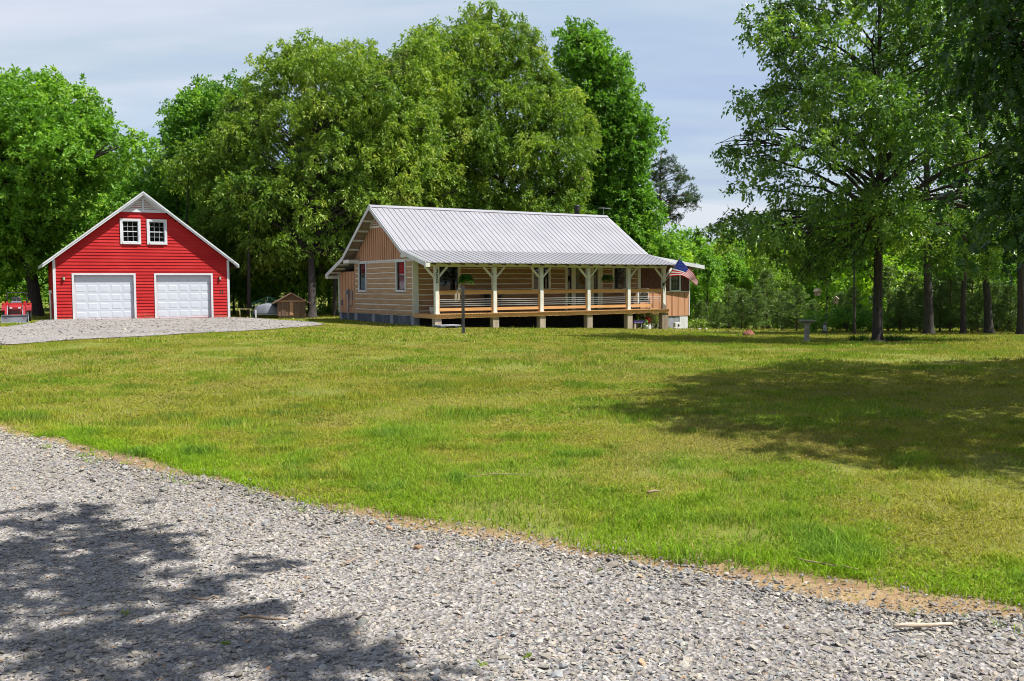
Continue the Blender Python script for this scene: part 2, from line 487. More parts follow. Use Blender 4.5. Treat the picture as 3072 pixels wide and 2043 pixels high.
def build_house():
    h = empty('log_house', (H0[0], H0[1], 0), HRZ, 'brown log house with metal roof and long railed front porch', 'house')
    U0, U1, W = 0.0, 14.49, 7.1
    UL, UR = -.69, 14.90
    # --- log walls
    w1 = (1.43, 2.50, 1.44, 2.62); w2 = (7.10, 8.07, 1.50, 2.62); w3 = (12.56, 13.46, 1.46, 2.62)
    dr = (9.31, 11.40, .345, 2.62)
    pad = lambda r_, c=.12: (r_[0] - c, r_[1] + c, r_[2] - c, r_[3] + c)
    fh = [w1, w2, w3, dr]
    fw = MB(); wall_slab(fw, 'u', .0, 14.26, .2, 3.2, fh)
    front = fw.build('front_wall', M['chink'], h)
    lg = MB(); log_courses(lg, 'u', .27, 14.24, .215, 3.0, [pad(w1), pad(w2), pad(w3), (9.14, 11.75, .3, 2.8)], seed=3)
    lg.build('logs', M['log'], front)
    s1 = (5.56, 6.42, 1.49, 2.90); s2 = (.84, 1.76, 1.49, 2.88)
    sw = MB(); wall_slab(sw, 'v', .151, W, .2, 3.0, [s1, s2])
    side = sw.build('side_wall', M['chink'], h)
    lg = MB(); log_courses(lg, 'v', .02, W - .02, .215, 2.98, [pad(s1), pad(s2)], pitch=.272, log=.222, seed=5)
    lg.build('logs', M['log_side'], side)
    bw = MB(); bw.box(.15, U1, W - .15, W - .001, .2, 3.1); bw.build('back_wall', M['log'], h)
    fl = MB(); fl.box(.151, U1 - .01, .151, W - .16, .12, .199); fl.build('floor', M['dark_wood'], h)
    # right gable end wall above and behind the addition
    gw = MB(); gw.prism([(.151, .2), (W - .16, .2), (W - .16, 3.0), (3.55, 5.5), (.151, 3.3)], 'x', 14.27, 14.42); gw.build('end_wall', M['batten'], h)
    # corner boards
    cb = MB(); cb.box(-.05, .26, -.055, .0, .2, 3.28); cb.build('corner_board', M['white_dirty'], h)
    cb = MB(); cb.box(14.26, 14.49, -.055, .12, -.1, 3.1); cb.build('corner_board', M['white_dirty'], h)
    # gable of boards and battens, trim below it, triangular vent
    g = MB()
    roofline = lambda v: ROOF_Z(v) - .13
    vs = [.02, 3.55, 7.08]
    g.prism([(vs[0], 3.0), (vs[2], 3.0), (vs[2], roofline(7.08)), (3.55, roofline(3.55)), (vs[0], roofline(vs[0]))], 'x', -.012, .10)
    gp0 = g.build('gable_panel', M['batten_groove'], h)
    g = MB(); v = .03
    while v < 7.0:
        a, b = v, v + .185
        g.prism([(a, 3.03), (b, 3.03), (b, roofline(b) - .015), (a, roofline(a) - .015)], 'x', -.045, -.013)
        v += .262
    g.build('boards', M['batten'], gp0)
    t = MB(); t.box(-.06, -.043, -.05, W, 2.965, 3.03); t.build('gable_trim', M['white'], h)
    vt = MB()
    zb = 4.83
    vl, vr_ = 2.5, 4.75
    vt.box(-.075, -.044, vl - .1, vr_ + .1, zb - .10, zb)
    vt.bar((-.06, vl - .1, zb - .02), (-.06, 3.55, 5.66), .03, .10, up=(1, 0, 0)); vt.bar((-.06, vr_ + .1, zb - .02), (-.06, 3.55, 5.66), .03, .10, up=(1, 0, 0))
    for k in range(6):
        z = zb + .06 + k * .11; hwid = max(.05, (1 - (z - zb) / .85)) * 1.05
        vt.add([(-.05, 3.55 - hwid, z + .05), (-.05, 3.55 + hwid, z + .05), (-.075, 3.55 + hwid, z), (-.075, 3.55 - hwid, z)], [(0, 1, 2, 3)])
    vt.build('gable_vent', M['white_dirty'], h)
    # --- rear lean-to with board and batten side
    rl = MB(); rl.box(0.0, 12.0, W + .001, 9.30, .2, 2.52)
    lw = rl.build('lean_to_wall', M['batten_groove'], h)
    rl = MB(); v = W + .02
    while v < 9.15:
        rl.box(-.035, -.001, v, min(v + .36, 9.19), .2, 2.50); v += .41
    rl.build('boards', M['batten'], lw)
    c = MB(); c.box(-.05, -.001, 9.20, 9.35, .2, 2.45); c.build('corner_board', M['white_dirty'], h)
    # --- roofs
    r_ = MB()
    th = .07
    r_.slab((UL, -.19, 3.415), (UR, -.19, 3.415), (UR, 3.55, 5.82), (UL, 3.55, 5.82), th)
    r_.slab((UL, 3.551, 5.82), (UR, 3.551, 5.82), (UR, 7.2, 3.25), (UL, 7.2, 3.25), th)
    r_.slab((UL, 7.201, 3.25), (UR, 7.201, 3.25), (UR, 9.62, 2.37), (UL, 9.62, 2.37), th)
    roof = r_.build('roof', M['metal_roof'], h)
    rb = MB(); sl = math.atan(.643)
    u = UL + .05
    while u < UR:
        rb.bar((u, -.21, 3.412), (u, 3.50, 5.80), .026, .034, up=(1, 0, 0)); u += .305
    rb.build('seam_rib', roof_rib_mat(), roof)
    rc = MB(); rc.prism([(3.36, 5.73), (3.36, 5.75), (3.55, 5.875), (3.74, 5.75), (3.74, 5.73), (3.55, 5.85)], 'x', UL - .02, UR + .02); rc.build('ridge_cap', M['metal_roof'], roof)
    pr = MB(); pr.slab((UL, EV, PORCH_Z(EV)), (UR, EV, PORCH_Z(EV)), (UR, -.10, 3.43), (UL, -.10, 3.43), .035)
    porch_roof = pr.build('porch_roof', M['metal_roof'], h)
    rb = MB(); u = UL + .05
    while u < UR:
        rb.bar((u, EV - .015, PORCH_Z(EV) + .003), (u, -.20, 3.415), .026, .034, up=(1, 0, 0)); u += .305
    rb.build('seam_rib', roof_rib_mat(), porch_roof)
    # rake boards (white) along the gable edges
    def rake(u0, u1):
        f = MB(); 
        for (va, za, vb, zb_) in ((-.19, 3.415, 3.55, 5.82), (3.55, 5.82, 7.2, 3.25), (7.2, 3.25, 9.62, 2.37), (EV, PORCH_Z(EV), -.19, 3.415)):
            f.add([(u0, va, za + .012), (u0, vb, zb_ + .012), (u0, vb, zb_ - .21), (u0, va, za - .21), (u1, va, za + .012), (u1, vb, zb_ + .012), (u1, vb, zb_ - .21), (u1, va, za - .21)],
                  [(0, 1, 2, 3), (7, 6, 5, 4), (0, 4, 5, 1), (2, 6, 7, 3), (0, 3, 7, 4), (1, 5, 6, 2)])
        return f
    rake(UL - .032, UL - .002).build('rake_board', M['white'], h)
    rake(UR + .002, UR + .032).build('rake_board', M['white'], h)
    # soffit returns and look-outs under the gable overhang
    for (v0, v1, z0, z1) in ((6.30, 7.05, 2.93, 3.12), (9.32, 9.6, 2.12, 2.30), (-.5, -.02, 3.06, 3.22), (EV, EV + .25, 2.55, 2.74)):
        so = MB(); so.box(UL, -.06 if v0 > -1 else UL + .2, v0, v1, z0, z1); so.build('soffit_return', M['white_dirty'], h)
    for v, k in ((1.0, 1), (2.2, 1), (4.35, 1), (5.05, 1), (5.7, 1), (6.35, 1), (7.7, 1), (8.3, 1), (8.9, 1)):
        z = ROOF_Z(v) - .075
        lo = MB(); lo.box(UL + .002, -.06, v, v + .09, z - .15, z - .055); lo.build('lookout', M['white_dirty'], h)
    un = MB()
    for (va, vb) in ((7.15, 3.6), (9.55, 7.25)):
        un.slab((UL + .01, va, ROOF_Z(va) - .078), (-.05, va, ROOF_Z(va) - .078), (-.05, vb, ROOF_Z(vb) - .078), (UL + .01, vb, ROOF_Z(vb) - .078), .02)
    un.build('soffit', M['old_wood'], h)
    # --- windows and door
    window(h, 'u', *w1, cas=.13, casing='cream', dark_sash=True, face=-.012)
    window(h, 'u', *w2, cas=.13, casing='cream', dark_sash=True, face=-.012)
    window(h, 'u', *w3, cas=.13, casing='cream', dark_sash=True, face=-.012)
    window(h, 'v', *s1, cas=.11, dark_sash=True, face=-.012, curtain=[('red_curtain', .02, .98, .64, 1), ('pale_blind' if False else 'blind', .02, .98, .52, .64), ('pale_curtain', .15, .98, 0, .52)])
    window(h, 'v', *s2, cas=.11, dark_sash=True, face=-.012, curtain=[('red_curtain', .02, .98, 0, 1)])
    d = MB()
    d.box(9.16, 9.31, -.06, .02, .345, 2.74); d.box(11.40, 11.73, -.06, .02, .345, 2.74); d.box(9.311, 11.399, -.06, .02, 2.62, 2.74)
    d.box(9.60, 9.86, -.05, .03, .345, 2.619); d.box(10.92, 11.13, -.05, .03, .345, 2.619)
    df = d.build('door_frame', M['cream'], h)
    d = MB(); d.box(9.861, 10.919, .0, .05, .36, 2.6)
    for (a0, a1, z0, z1) in ((9.97, 10.33, .5, 1.15), (10.45, 10.81, .5, 1.15), (9.97, 10.33, 1.28, 2.45), (10.45, 10.81, 1.28, 2.45)):
        d.box(a0, a1, -.02, -.0005, z0, z1)
    door = d.build('door', M['sage_door'], h)
    k = MB(); k.lathe([(.012, 0), (.012, -.03), (.03, -.035), (.034, -.055), (.018, -.075)], 12, (10.84, 0, 1.28), 'y'); k.build('door_knob', M['steel'], door, True)
    for a0, a1 in ((9.311, 9.599), (11.131, 11.399)):
        p = MB(); p.box(a0, a1, .03, .036, .36, 2.61); p.build('sidelight', M['glass'], df)
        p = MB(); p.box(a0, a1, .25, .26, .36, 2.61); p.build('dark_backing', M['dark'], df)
    # --- porch: deck, posts, beam, rafters, rails
    rr = random.Random(11)
    DU1 = 14.66; DV = -2.30
    dk = MB(); u = -.02
    while u < DU1 - .05:
        w = .138
        dk.box(u, min(u + w, DU1), DV - .05 - rr.uniform(0, .012), -.06, .315, .345 + rr.uniform(-.001, .001)); u += w + .02
    deck = dk.build('porch_deck', M['deck'], h)
    rj = MB(); rj.box(-.02, DU1, DV + .02, DV + .06, .13, .314); rj.box(-.02, .02, DV + .061, -.06, .13, .314); rj.box(DU1 - .04, DU1, DV + .061, -.06, .13, .314)
    u = .4
    while u < DU1 - .1:
        rj.box(u, u + .04, DV + .061, -.06, .15, .314); u += .6
    rj.build('rim_joist', M['new_wood'], deck)
    PV = -2.05
    posts = [.17, 3.38, 6.17, 9.17, 11.89, 14.42]
    for i, u in enumerate(posts):
        p = MB(); p.box(u - .095, u + .095, PV - .095, PV + .095, .346, 2.588)
        p.box(u - .115, u + .115, PV - .115, PV + .115, .346, .40)
        po = p.build('porch_post', M['white_dirty'], h)
        for s in (-1, 1):
            if i == 4 and s < 0: continue
            b = MB(); b.bar((u + s * .09, PV, 2.06), (u + s * .60, PV, 2.585), .085, .085, up=(0, 1, 0)); b.build('brace', M['white_dirty'], po)
        q = hw(u, PV); zg = float(q[2]) - .15
        pr_ = MB(); hwid = .17 if i < 5 else .22
        pr_.box(u - hwid, u + hwid, PV - .17, PV + .15, zg, .129); pr_.build('pier', M['pier'] if i < 5 else M['old_wood'], h)
        if i == 0:
            digits(po, u - .04)
    bm_ = MB(); bm_.box(-.30, 14.62, PV - .06, PV + .06, 2.589, 2.72); beam = bm_.build('porch_beam', M['cream'], h)
    rf = MB(); bl = MB(); u = -.2; sp = .765; us = []
    while u < 14.7:
        us.append(u); u += sp
    for u in us:
        pts = [(EV + .06, PORCH_Z(EV + .06) - .04), (-.06, PORCH_Z(-.06) - .045), (-.06, PORCH_Z(-.06) - .19), (EV + .06, PORCH_Z(EV + .06) - .14)]
        rf.prism(pts, 'x', u - .07, u + .07)
    rf.build('rafter', M['dark_wood'], h)
    for a, b in zip(us[:-1], us[1:]):
        bl = MB(); bl.box(a + .16, b - .16, PV - .058, PV + .02, 2.721, PORCH_Z(PV - .058) - .04); bl.build('rafter_blocking', M['cream'], beam)
    cl = MB(); cl.slab((UL + .05, EV + .02, PORCH_Z(EV) - .037), (UR - .05, EV + .02, PORCH_Z(EV) - .037), (UR - .05, -.06, 3.38), (UL + .05, -.06, 3.38), .008); cl.build('porch_ceiling', M['old_wood'], h)
    for i in range(5):
        a, b = posts[i] + .11, posts[i + 1] - .11
        rmesh = MB()
        rmesh.box(a, b, PV - .02, PV + .02, 1.27, 1.415); rmesh.box(a, b, PV - .07, PV + .07, 1.416, 1.45)
        e = b if i < 4 else b - .75
        rmesh.box(a, e, PV - .02, PV + .02, .47, .615)
        rmesh.box(a, a + .04, PV - .045, PV + .045, .346, 1.269); rmesh.box(b - .04, b, PV - .045, PV + .045, .346, 1.269)
        rl_ = rmesh.build('railing', M['new_wood'], h)
        cm = MB()
        for z in (.72, .82, .925, 1.03):
            cm.bar((a + .04, PV, z), (b - .04, PV, z), .013)
        cm.build('cable', M['cable'], rl_)
    # --- foundation: piers with tin skirting between
    for v in (.12, 2.45, 4.7, 7.0, 9.15):
        q = hw(.1, v); f = MB(); f.box(-.02, .30, v - .16, v + .16, float(q[2]) - .2, .199); f.build('foundation_pier', M['grey_block'], h)
    for a, b in ((.285, 2.285), (2.615, 4.535), (4.865, 6.835), (7.165, 8.985)):
        n = int((b - a) / .06); tn = MB()
        for k in range(n):
            v0 = a + (b - a) * k / n; v1 = a + (b - a) * (k + 1) / n
            d = .05 if k % 2 else .075
            zg = float(hw(0, v0)[2]) - .1
            tn.add([(d, v0, zg), (d, v1, zg), (d, v1, .195), (d, v0, .195)], [(0, 1, 2, 3)])
            d2 = .075 if k % 2 else .05
            tn.add([(d, v1, zg), (d2, v1, zg), (d2, v1, .195), (d, v1, .195)], [(0, 1, 2, 3)])
        tn.build('tin_skirting', M['tin'], h)
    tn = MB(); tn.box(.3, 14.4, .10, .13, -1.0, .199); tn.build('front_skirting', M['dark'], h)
    # --- addition on the right end: shakes above boards
    A0, A1 = 14.491, 18.28
    aw = (16.80, 17.46, 1.36, 2.40)
    ad = MB(); wall_slab(ad, 'u', A0, A1, -.16, 2.95, [aw], .0, .12); ad.box(A1 - .12, A1, .121, 6.0, -.16, 2.6)
    awall = ad.build('addition_wall', M['batten_groove'], h)
    bt = MB(); u = A0 + .002
    while u < A1 - .1:
        bt.box(u, min(u + .40, A1 - .03), -.026, -.001, -.16, 1.24)
        if u + .435 < A1 - .03: bt.box(u + .43, u + .465, -.03, -.001, -.16, 1.24)
        u += .495
    bt.build('boards', M['batten_tan'], awall)
    lp = MB(); lp.box(A0, A1, -.05, -.001, 1.241, 1.29); lp.build('ledge_board', M['white_dirty'], h)
    sh = MB(); z = 1.292; rr = random.Random(4); row = 0
    while z < 2.9:
        u = A0 + rr.uniform(0, .1)
        while u < A1 - .05:
            w = rr.uniform(.09, .24); u1 = min(u + w, A1 - .01)
            for (x0, x1, b0, b1) in rect_minus([(u, u1, z, min(z + .165, 2.93))], [(aw[0] - .1, aw[1] + .1, aw[2] - .1, aw[3] + .1)]):
                if x1 - x0 < .02 or b1 - b0 < .02: continue
                d = rr.uniform(.02, .042); dz = rr.uniform(0, .012)
                sh.add([(x0, -d, b0 - dz), (x1 - .008, -d, b0 - dz), (x1 - .008, -.006, b1), (x0, -.006, b1), (x0, -.001, b0 - dz), (x1 - .008, -.001, b0 - dz)], [(0, 1, 2, 3), (0, 4, 5, 1), (0, 3, 4), (1, 5, 2)])
            u += w + .006
        z += .15; row += 1
    sh.build('cedar_shakes', M['shake'], h)
    window(h, 'u', *aw, cas=.10, casing='white', dark_sash=True, cols=3, rows=2, face=-.03, curtain=[('blind', .0, 1, 0, 1)])
    cb = MB(); cb.box(A1 - .02, A1 + .04, -.045, .12, -.16, 2.6); cb.build('corner_board', M['white'], h)
    ar = MB(); z_at = lambda u: 3.32 - (u - 14.7) * .13
    ar.slab((14.94, -.72, z_at(14.94)), (18.79, -.72, z_at(18.79)), (18.79, 6.3, z_at(18.79)), (14.94, 6.3, z_at(14.94)), .05)
    aroof = ar.build('addition_roof', M['metal_roof'], h)
    fa = MB()
    fa.add([(14.94, -.75, z_at(14.94) + .01), (18.79, -.75, z_at(18.79) + .01), (18.79, -.75, z_at(18.79) - .2), (14.94, -.75, z_at(14.94) - .2),
            (14.94, -.722, z_at(14.94) + .01), (18.79, -.722, z_at(18.79) + .01), (18.79, -.722, z_at(18.79) - .2), (14.94, -.722, z_at(14.94) - .2)],
           [(0, 1, 2, 3), (7, 6, 5, 4), (0, 4, 5, 1), (2, 6, 7, 3), (0, 3, 7, 4), (1, 5, 6, 2)])
    fa.box(18.791, 18.82, -.75, 6.3, z_at(18.79) - .22, z_at(18.79) + .01)
    fa.build('fascia', M['white'], aroof)
    q = hw(17.9, 0); f = MB(); f.box(17.55, 18.2, .0, .35, float(q[2]) - .3, -.161); f.build('foundation_pier', M['block'], h)
    f = MB(); f.box(14.6, 17.54, .03, .2, float(q[2]) - .3, -.161); f.build('foundation_wall', M['grey_block'], h)
    # --- stove pipe, antenna, meter
    pu, pv = 12.95, 3.95; z0 = ROOF_Z(pv)
    c = MB(); c.lathe([(.15, z0 - .2), (.15, z0 + .55), (.17, z0 + .56), (.17, z0 + .60), (.15, z0 + .61), (.15, z0 + .66), (.19, z0 + .67), (.19, z0 + .72), (.15, z0 + .73), (.15, z0 + .78), (.20, z0 + .79), (.20, z0 + .86), (.06, z0 + .92)], 18, (pu, pv, 0))
    c.build('stove_pipe', M['black'], h, True)
    a = MB(); au, av = 14.75, 3.7; a.tube([(au, av, 5.6), (au, av, 6.38)], .018, 6)
    a.tube([(au - .3, av, 6.32), (au + .45, av - .1, 6.30)], .012, 6)
    for k in range(5):
        a.tube([(au - .25 + k * .15, av - .3, 6.32), (au - .25 + k * .15, av + .3, 6.32)], .008, 5)
    a.build('tv_antenna', M['steel'], h)
    m_ = MB(); m_.box(-.16, -.043, 7.72, 7.98, 1.05, 1.50); m_.lathe([(.09, 0), (.09, -.07), (.07, -.09)], 14, (-.16, 7.85, 1.33), 'x')
    meter = m_.build('electric_meter', M['steel'], h)
    m_ = MB(); m_.tube([(-.08, 7.9, -.35), (-.08, 7.9, 1.05)], .035, 8); m_.tube([(-.08, 7.9, .62), (-.08, 7.35, .62), (-.08, 7.35, 1.3)], .025, 8); m_.box(-.12, -.043, 7.28, 7.42, 1.0, 1.45); m_.build('conduit', M['steel'], meter)
    m_ = MB(); m_.box(-.14, -.043, 8.75, 9.0, .62, .92); m_.build('utility_box', M['steel'], h)
    return h

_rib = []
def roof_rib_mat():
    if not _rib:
        _rib.append(mat('shaded_seam_metal', (.275, .27, .295), (.22, .215, .235), 1.5, .5, metal=.25))  # darker than the roof sheet: shade lines of the ribs painted in
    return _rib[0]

def digits(post, u):
    par = None
    for k, ch in enumerate('350'):
        cu = bpy.data.curves.new('digit', 'FONT'); cu.body = ch; cu.size = .30; cu.extrude = .006
        tmp = bpy.data.objects.new('tmp', cu); COL.objects.link(tmp)
        dg = bpy.context.evaluated_depsgraph_get()
        me = bpy.data.meshes.new_from_object(tmp.evaluated_get(dg))
        bpy.data.objects.remove(tmp)
        me.materials.clear(); me.materials.append(M['black'])
        o = bpy.data.objects.new('house_number', me); link(o, post)
        o.rotation_euler = (math.pi / 2, 0, 0); o.location = (u - .045, -2.05 - .095 - .012, 2.28 - k * .235)

# ------------------------------------------------------------------ garage
GYAW = 1.0793
G0 = np.array([-24.784, 51.107]); GRZ = math.pi / 2 - GYAW
GU = np.array([math.sin(GYAW), math.cos(GYAW)]); GV = np.array([-math.cos(GYAW), math.sin(GYAW)])
def build_garage():
    gz = -.06
    g = empty('red_garage', (G0[0], G0[1], gz), GRZ, 'red clapboard garage with two white overhead doors and two upper windows', 'garage')
    W, D, EZ, RZ = 9.19, 8.2, 3.36, 6.96
    sl = (RZ - EZ) / (W / 2)
    d1 = (.96, 4.0, .0, 2.44); d2 = (5.2, 8.2, .0, 2.44)
    w1 = (3.50, 4.32, 4.30, 5.46); w2 = (4.90, 5.72, 4.30, 5.46)
    holes = [d1, d2, w1, w2]
    # lap siding on the front: wedge boards, clipped to the gable
    roofz = lambda u: EZ + sl * min(u, W - u)
    fr = MB(); z = -.02; P = .178
    while z < RZ - .15:
        zt_ = z + P
        a0, a1 = .0, W
        if zt_ > EZ:
            a0 = max(0, (zt_ - EZ) / sl - .06); a1 = W - a0
        for (x0, x1, b0, b1) in rect_minus([(a0, a1, z, zt_)], [(d1[0] - .1, d1[1] + .1, -.1, d1[3] + .1), (d2[0] - .1, d2[1] + .1, -.1, d2[3] + .1)] + [(w[0] - .1, w[1] + .1, w[2] - .1, w[3] + .1) for w in (w1, w2)]):
            if x1 - x0 < .03 or b1 - b0 < .02: continue
            t0 = -.034 if abs(b0 - z) < 1e-6 else -.012
            fr.add([(x0, t0, b0), (x1, t0, b0), (x1, -.004, b1), (x0, -.004, b1), (x0, 0, b0), (x1, 0, b0), (x1, 0, b1), (x0, 0, b1)],
                   [(0, 1, 2, 3), (0, 4, 5, 1), (0, 3, 7, 4), (1, 5, 6, 2), (3, 2, 6, 7)])
        z += P
    # sheathing behind
    for (x0, x1, b0, b1) in rect_minus([(.0, W, -.1, EZ)], holes):
        fr.box(x0, x1, .001, .14, b0, b1)
    for (x0, x1, b0, b1) in rect_minus([(1.0, W - 1.0, EZ, 4.28)], holes): fr.box(x0, x1, .001, .14, b0, b1)
    fr.prism([(.0, EZ), (1.0, EZ), (1.0, roofz(1.0) - .06)], 'y', .001, .14); fr.prism([(W, EZ), (W - 1.0, EZ), (W - 1.0, roofz(1.0) - .06)], 'y', .001, .14)
    for (x0, x1, b0, b1) in rect_minus([(1.3, W - 1.3, 4.281, 4.36), (2.6, W - 2.6, 4.361, 5.35), (3.1, W - 3.1, 5.351, 5.7)], holes): fr.box(x0, x1, .001, .14, b0, b1)
    fr.prism([(1.0, 4.0), (2.59, 4.36), (2.59, roofz(2.59) - .06), (1.0, roofz(1.0) - .06)], 'y', .002, .13); fr.prism([(W - 1.0, 4.0), (W - 2.59, 4.36), (W - 2.59, roofz(2.59) - .06), (W - 1.0, roofz(1.0) - .06)], 'y', .002, .13)
    fr.prism([(3.1, 5.7), (W - 3.1, 5.7), (W / 2, RZ - .1)], 'y', .001, .14)
    fr.build('front_wall', M['red'], g)
    # left side with lap boards, others plain
    sd = MB(); z = -.02
    while z < EZ - .05:
        sd.add([(-.024, 0, z), (-.024, D, z), (-.004, D, z + P), (-.004, 0, z + P), (0, 0, z), (0, D, z)], [(0, 1, 2, 3), (0, 4, 5, 1)]); z += P
    sd.box(.0, .14, .141, D, -.1, EZ)
    sd.build('side_wall', M['red'], g)
    sd = MB(); sd.box(W - .14, W, .141, D, -.1, EZ); sd.build('side_wall', M['red'], g)
    sd = MB(); sd.prism([(.15, -.1), (W - .15, -.1), (W - .15, EZ), (W / 2, RZ - .15), (.15, EZ)], 'y', D - .14, D); sd.build('back_wall', M['red'], g)
    # corner boards
    for x0, x1 in ((-.075, .06), (W - .06, W + .075)):
        c = MB(); c.box(x0, x1, -.05, .10, -.06, EZ - .05); c.build('corner_board', M['white'], g)
    # roof
    OV, OF = .56, .36
    r_ = MB(); ez = EZ - sl * OV
    r_.slab((-OV, -OF, ez + .16), (W / 2, -OF, RZ + .16), (W / 2, D + .3, RZ + .16), (-OV, D + .3, ez + .16), .05)
    r_.slab((W / 2 + .001, -OF, RZ + .16), (W + OV, -OF, ez + .16), (W + OV, D + .3, ez + .16), (W / 2 + .001, D + .3, RZ + .16), .05)
    roof = r_.build('roof', M['shingle'], g)
    f = MB()
    for s in (0, 1):
        X = (lambda x: x) if s == 0 else (lambda x: W - x)
        pts = [(X(-OV), ez + .108), (X(W / 2), RZ + .108), (X(W / 2), RZ - .05), (X(-OV), ez - .05)]
        f.prism(pts, 'y', -OF - .0, -OF + .03)
        pts = [(X(-OV), ez + .155), (X(W / 2), RZ + .155), (X(W / 2), RZ + .06), (X(-OV), ez + .06)]
        f.prism(pts, 'y', -OF - .028, -OF - .002)
    f.box(-OV - .025, -OV - .001, -OF, D + .3, ez - .05, ez + .14); f.box(W + OV + .001, W + OV + .025, -OF, D + .3, ez - .05, ez + .14)
    f.build('rake_board', M['white'], roof)
    f = MB()
    for s in (0, 1):
        X = (lambda x: x) if s == 0 else (lambda x: W - x)
        f.prism([(X(-OV + .02), ez + .10), (X(W / 2 - .02), RZ + .09), (X(W / 2 - .02), RZ + .06), (X(-OV + .02), ez + .07)], 'y', -OF + .031, -.03)
    f.build('soffit', M['white'], roof)
    # gable vent: boarded triangle with louvres
    v = MB(); zb, hw_ = 6.00, 1.12
    v.box(W / 2 - hw_ - .12, W / 2 + hw_ + .12, -.07, -.03, zb - .04, zb + .12)
    for s in (-1, 1):
        v.prism([(W / 2 + s * (hw_ + .1), zb + .121), (W / 2 + s * (hw_ - .32), zb + .121), (W / 2, zb + .78), (W / 2, zb + .98)], 'y', -.07, -.03)
    v.box(W / 2 - .05, W / 2 + .05, -.085, -.071, zb + .0, zb + .78)
    vent = v.build('gable_vent', M['white'], g)
    v = MB()
    for k in range(6):
        z = zb + .14 + k * .10; hx = max(.06, .82 - k * .135)
        v.add([(W / 2 - hx, -.03, z + .08), (W / 2 + hx, -.03, z + .08), (W / 2 + hx, -.065, z), (W / 2 - hx, -.065, z)], [(0, 1, 2, 3)])
    v.build('louvre', M['white_dirty'], vent)
    # doors
    for d in (d1, d2):
        t = MB(); t.box(d[0] - .11, d[0], -.05, .02, -.05, d[3] + .11); t.box(d[1], d[1] + .11, -.05, .02, -.05, d[3] + .11); t.box(d[0], d[1], -.05, .02, d[3], d[3] + .11)
        dd = MB(); fd = .105; n = 5
        rows = 5; hrow = (d[3]) / rows; wc = (d[1] - d[0]) / n
        for r in range(rows):
            z0, z1 = r * hrow, (r + 1) * hrow - .008
            dd.box(d[0], d[1], fd, fd + .04, z0, z1)
            for c in range(n):
                x0, x1 = d[0] + c * wc + .07, d[0] + (c + 1) * wc - .07
                a0, a1 = z0 + .075, z1 - .07
                e = .03
                # embossed panel: sloped border, raised field
                dd.add([(x0, fd - .001, a0), (x1, fd - .001, a0), (x1, fd - .001, a1), (x0, fd - .001, a1),
                        (x0 + e, fd - .009, a0 + e), (x1 - e, fd - .009, a0 + e), (x1 - e, fd - .009, a1 - e), (x0 + e, fd - .009, a1 - e)],
                       [(4, 5, 6, 7), (0, 1, 5, 4), (1, 2, 6, 5), (2, 3, 7, 6), (3, 0, 4, 7)])
        o = dd.build('overhead_door', M['door_white'], g)
        t.build('door_trim', M['white'], o)
        b = MB(); b.box(d[0], d[1], fd + .041, fd + .05, 0, d[3]); b.build('door_backing', M['dark'], o)
    for w in (w1, w2):
        window(g, 'u', *w, cas=.13, face=-.02, cols=3, rows=2)
    for x in (.45, 8.72):
        l = MB(); l.box(x - .07, x + .07, -.13, -.026, 2.33, 2.37); l.box(x - .05, x + .05, -.045, -.026, 2.12, 2.33)
        lo = l.build('wall_lantern', M['dark_wood'], g)
        l = MB(); l.lathe([(.045, 2.16), (.06, 2.19), (.06, 2.30), (.045, 2.329)], 10, (x, -.09, 0)); l.build('lamp_glass', M['blind'], lo)
    p = MB(); p.tube([(-.22, .35, -.05), (-.22, .35, 1.45)], .05, 10); p.box(-.29, -.15, .28, .42, 1.45, 1.62); p.build('vent_pipe', M['white_dirty'], g)
    hk = MB(); hk.box(8.72, 8.75, -.05, -.026, 1.35, 1.60); hk.box(8.85, 8.88, -.05, -.026, 1.35, 1.60); hk.build('wall_hook', M['dark_wood'], g)
    sl_ = MB(); sl_.box(-.02, W + .02, -.12, D, -.30, -.062); sl_.build('slab', M['concrete'], g)
    return g

# ------------------------------------------------------------------ vegetation
def unit(a):
    return a / np.maximum(np.linalg.norm(a, axis=-1, keepdims=True), 1e-9)

def leaf_arrays(P, A, Nn, L, Wd, fold=.12, shape='diamond'):
    A = unit(A); S = unit(np.cross(A, Nn)); U = np.cross(S, A)
    L = L[:, None]; Wd = Wd[:, None]
    n = len(P)
    if shape == 'diamond':
        v = np.stack([P, P + A * L * .42 - S * Wd * .5 + U * Wd * fold, P + A * L, P + A * L * .42 + S * Wd * .5 + U * Wd * fold], 1)
        f = np.arange(4 * n).reshape(n, 4)
    else:  # lobed oak leaf: zig-zag outline as five quads-worth of strip folded on the midrib
        prof = [(.0, .03), (.22, .34), (.34, .12), (.52, .50), (.64, .15), (.80, .30), (1.0, .02)]
        vs = []
        for t, w in prof:
            sag = U * L * (-.22 * t * t)
            vs.append(P + A * L * t - S * Wd * w + sag + U * Wd * w * .3)
            vs.append(P + A * L * t + S * Wd * w + sag + U * Wd * w * .3)
        v = np.stack(vs, 1); k = len(prof) * 2
        q = np.array([(2 * i, 2 * i + 2, 2 * i + 3, 2 * i + 1) for i in range(len(prof) - 1)])
        f = (np.arange(n)[:, None, None] * k + q[None]).reshape(-1, 4)
    return v.reshape(-1, 3), f

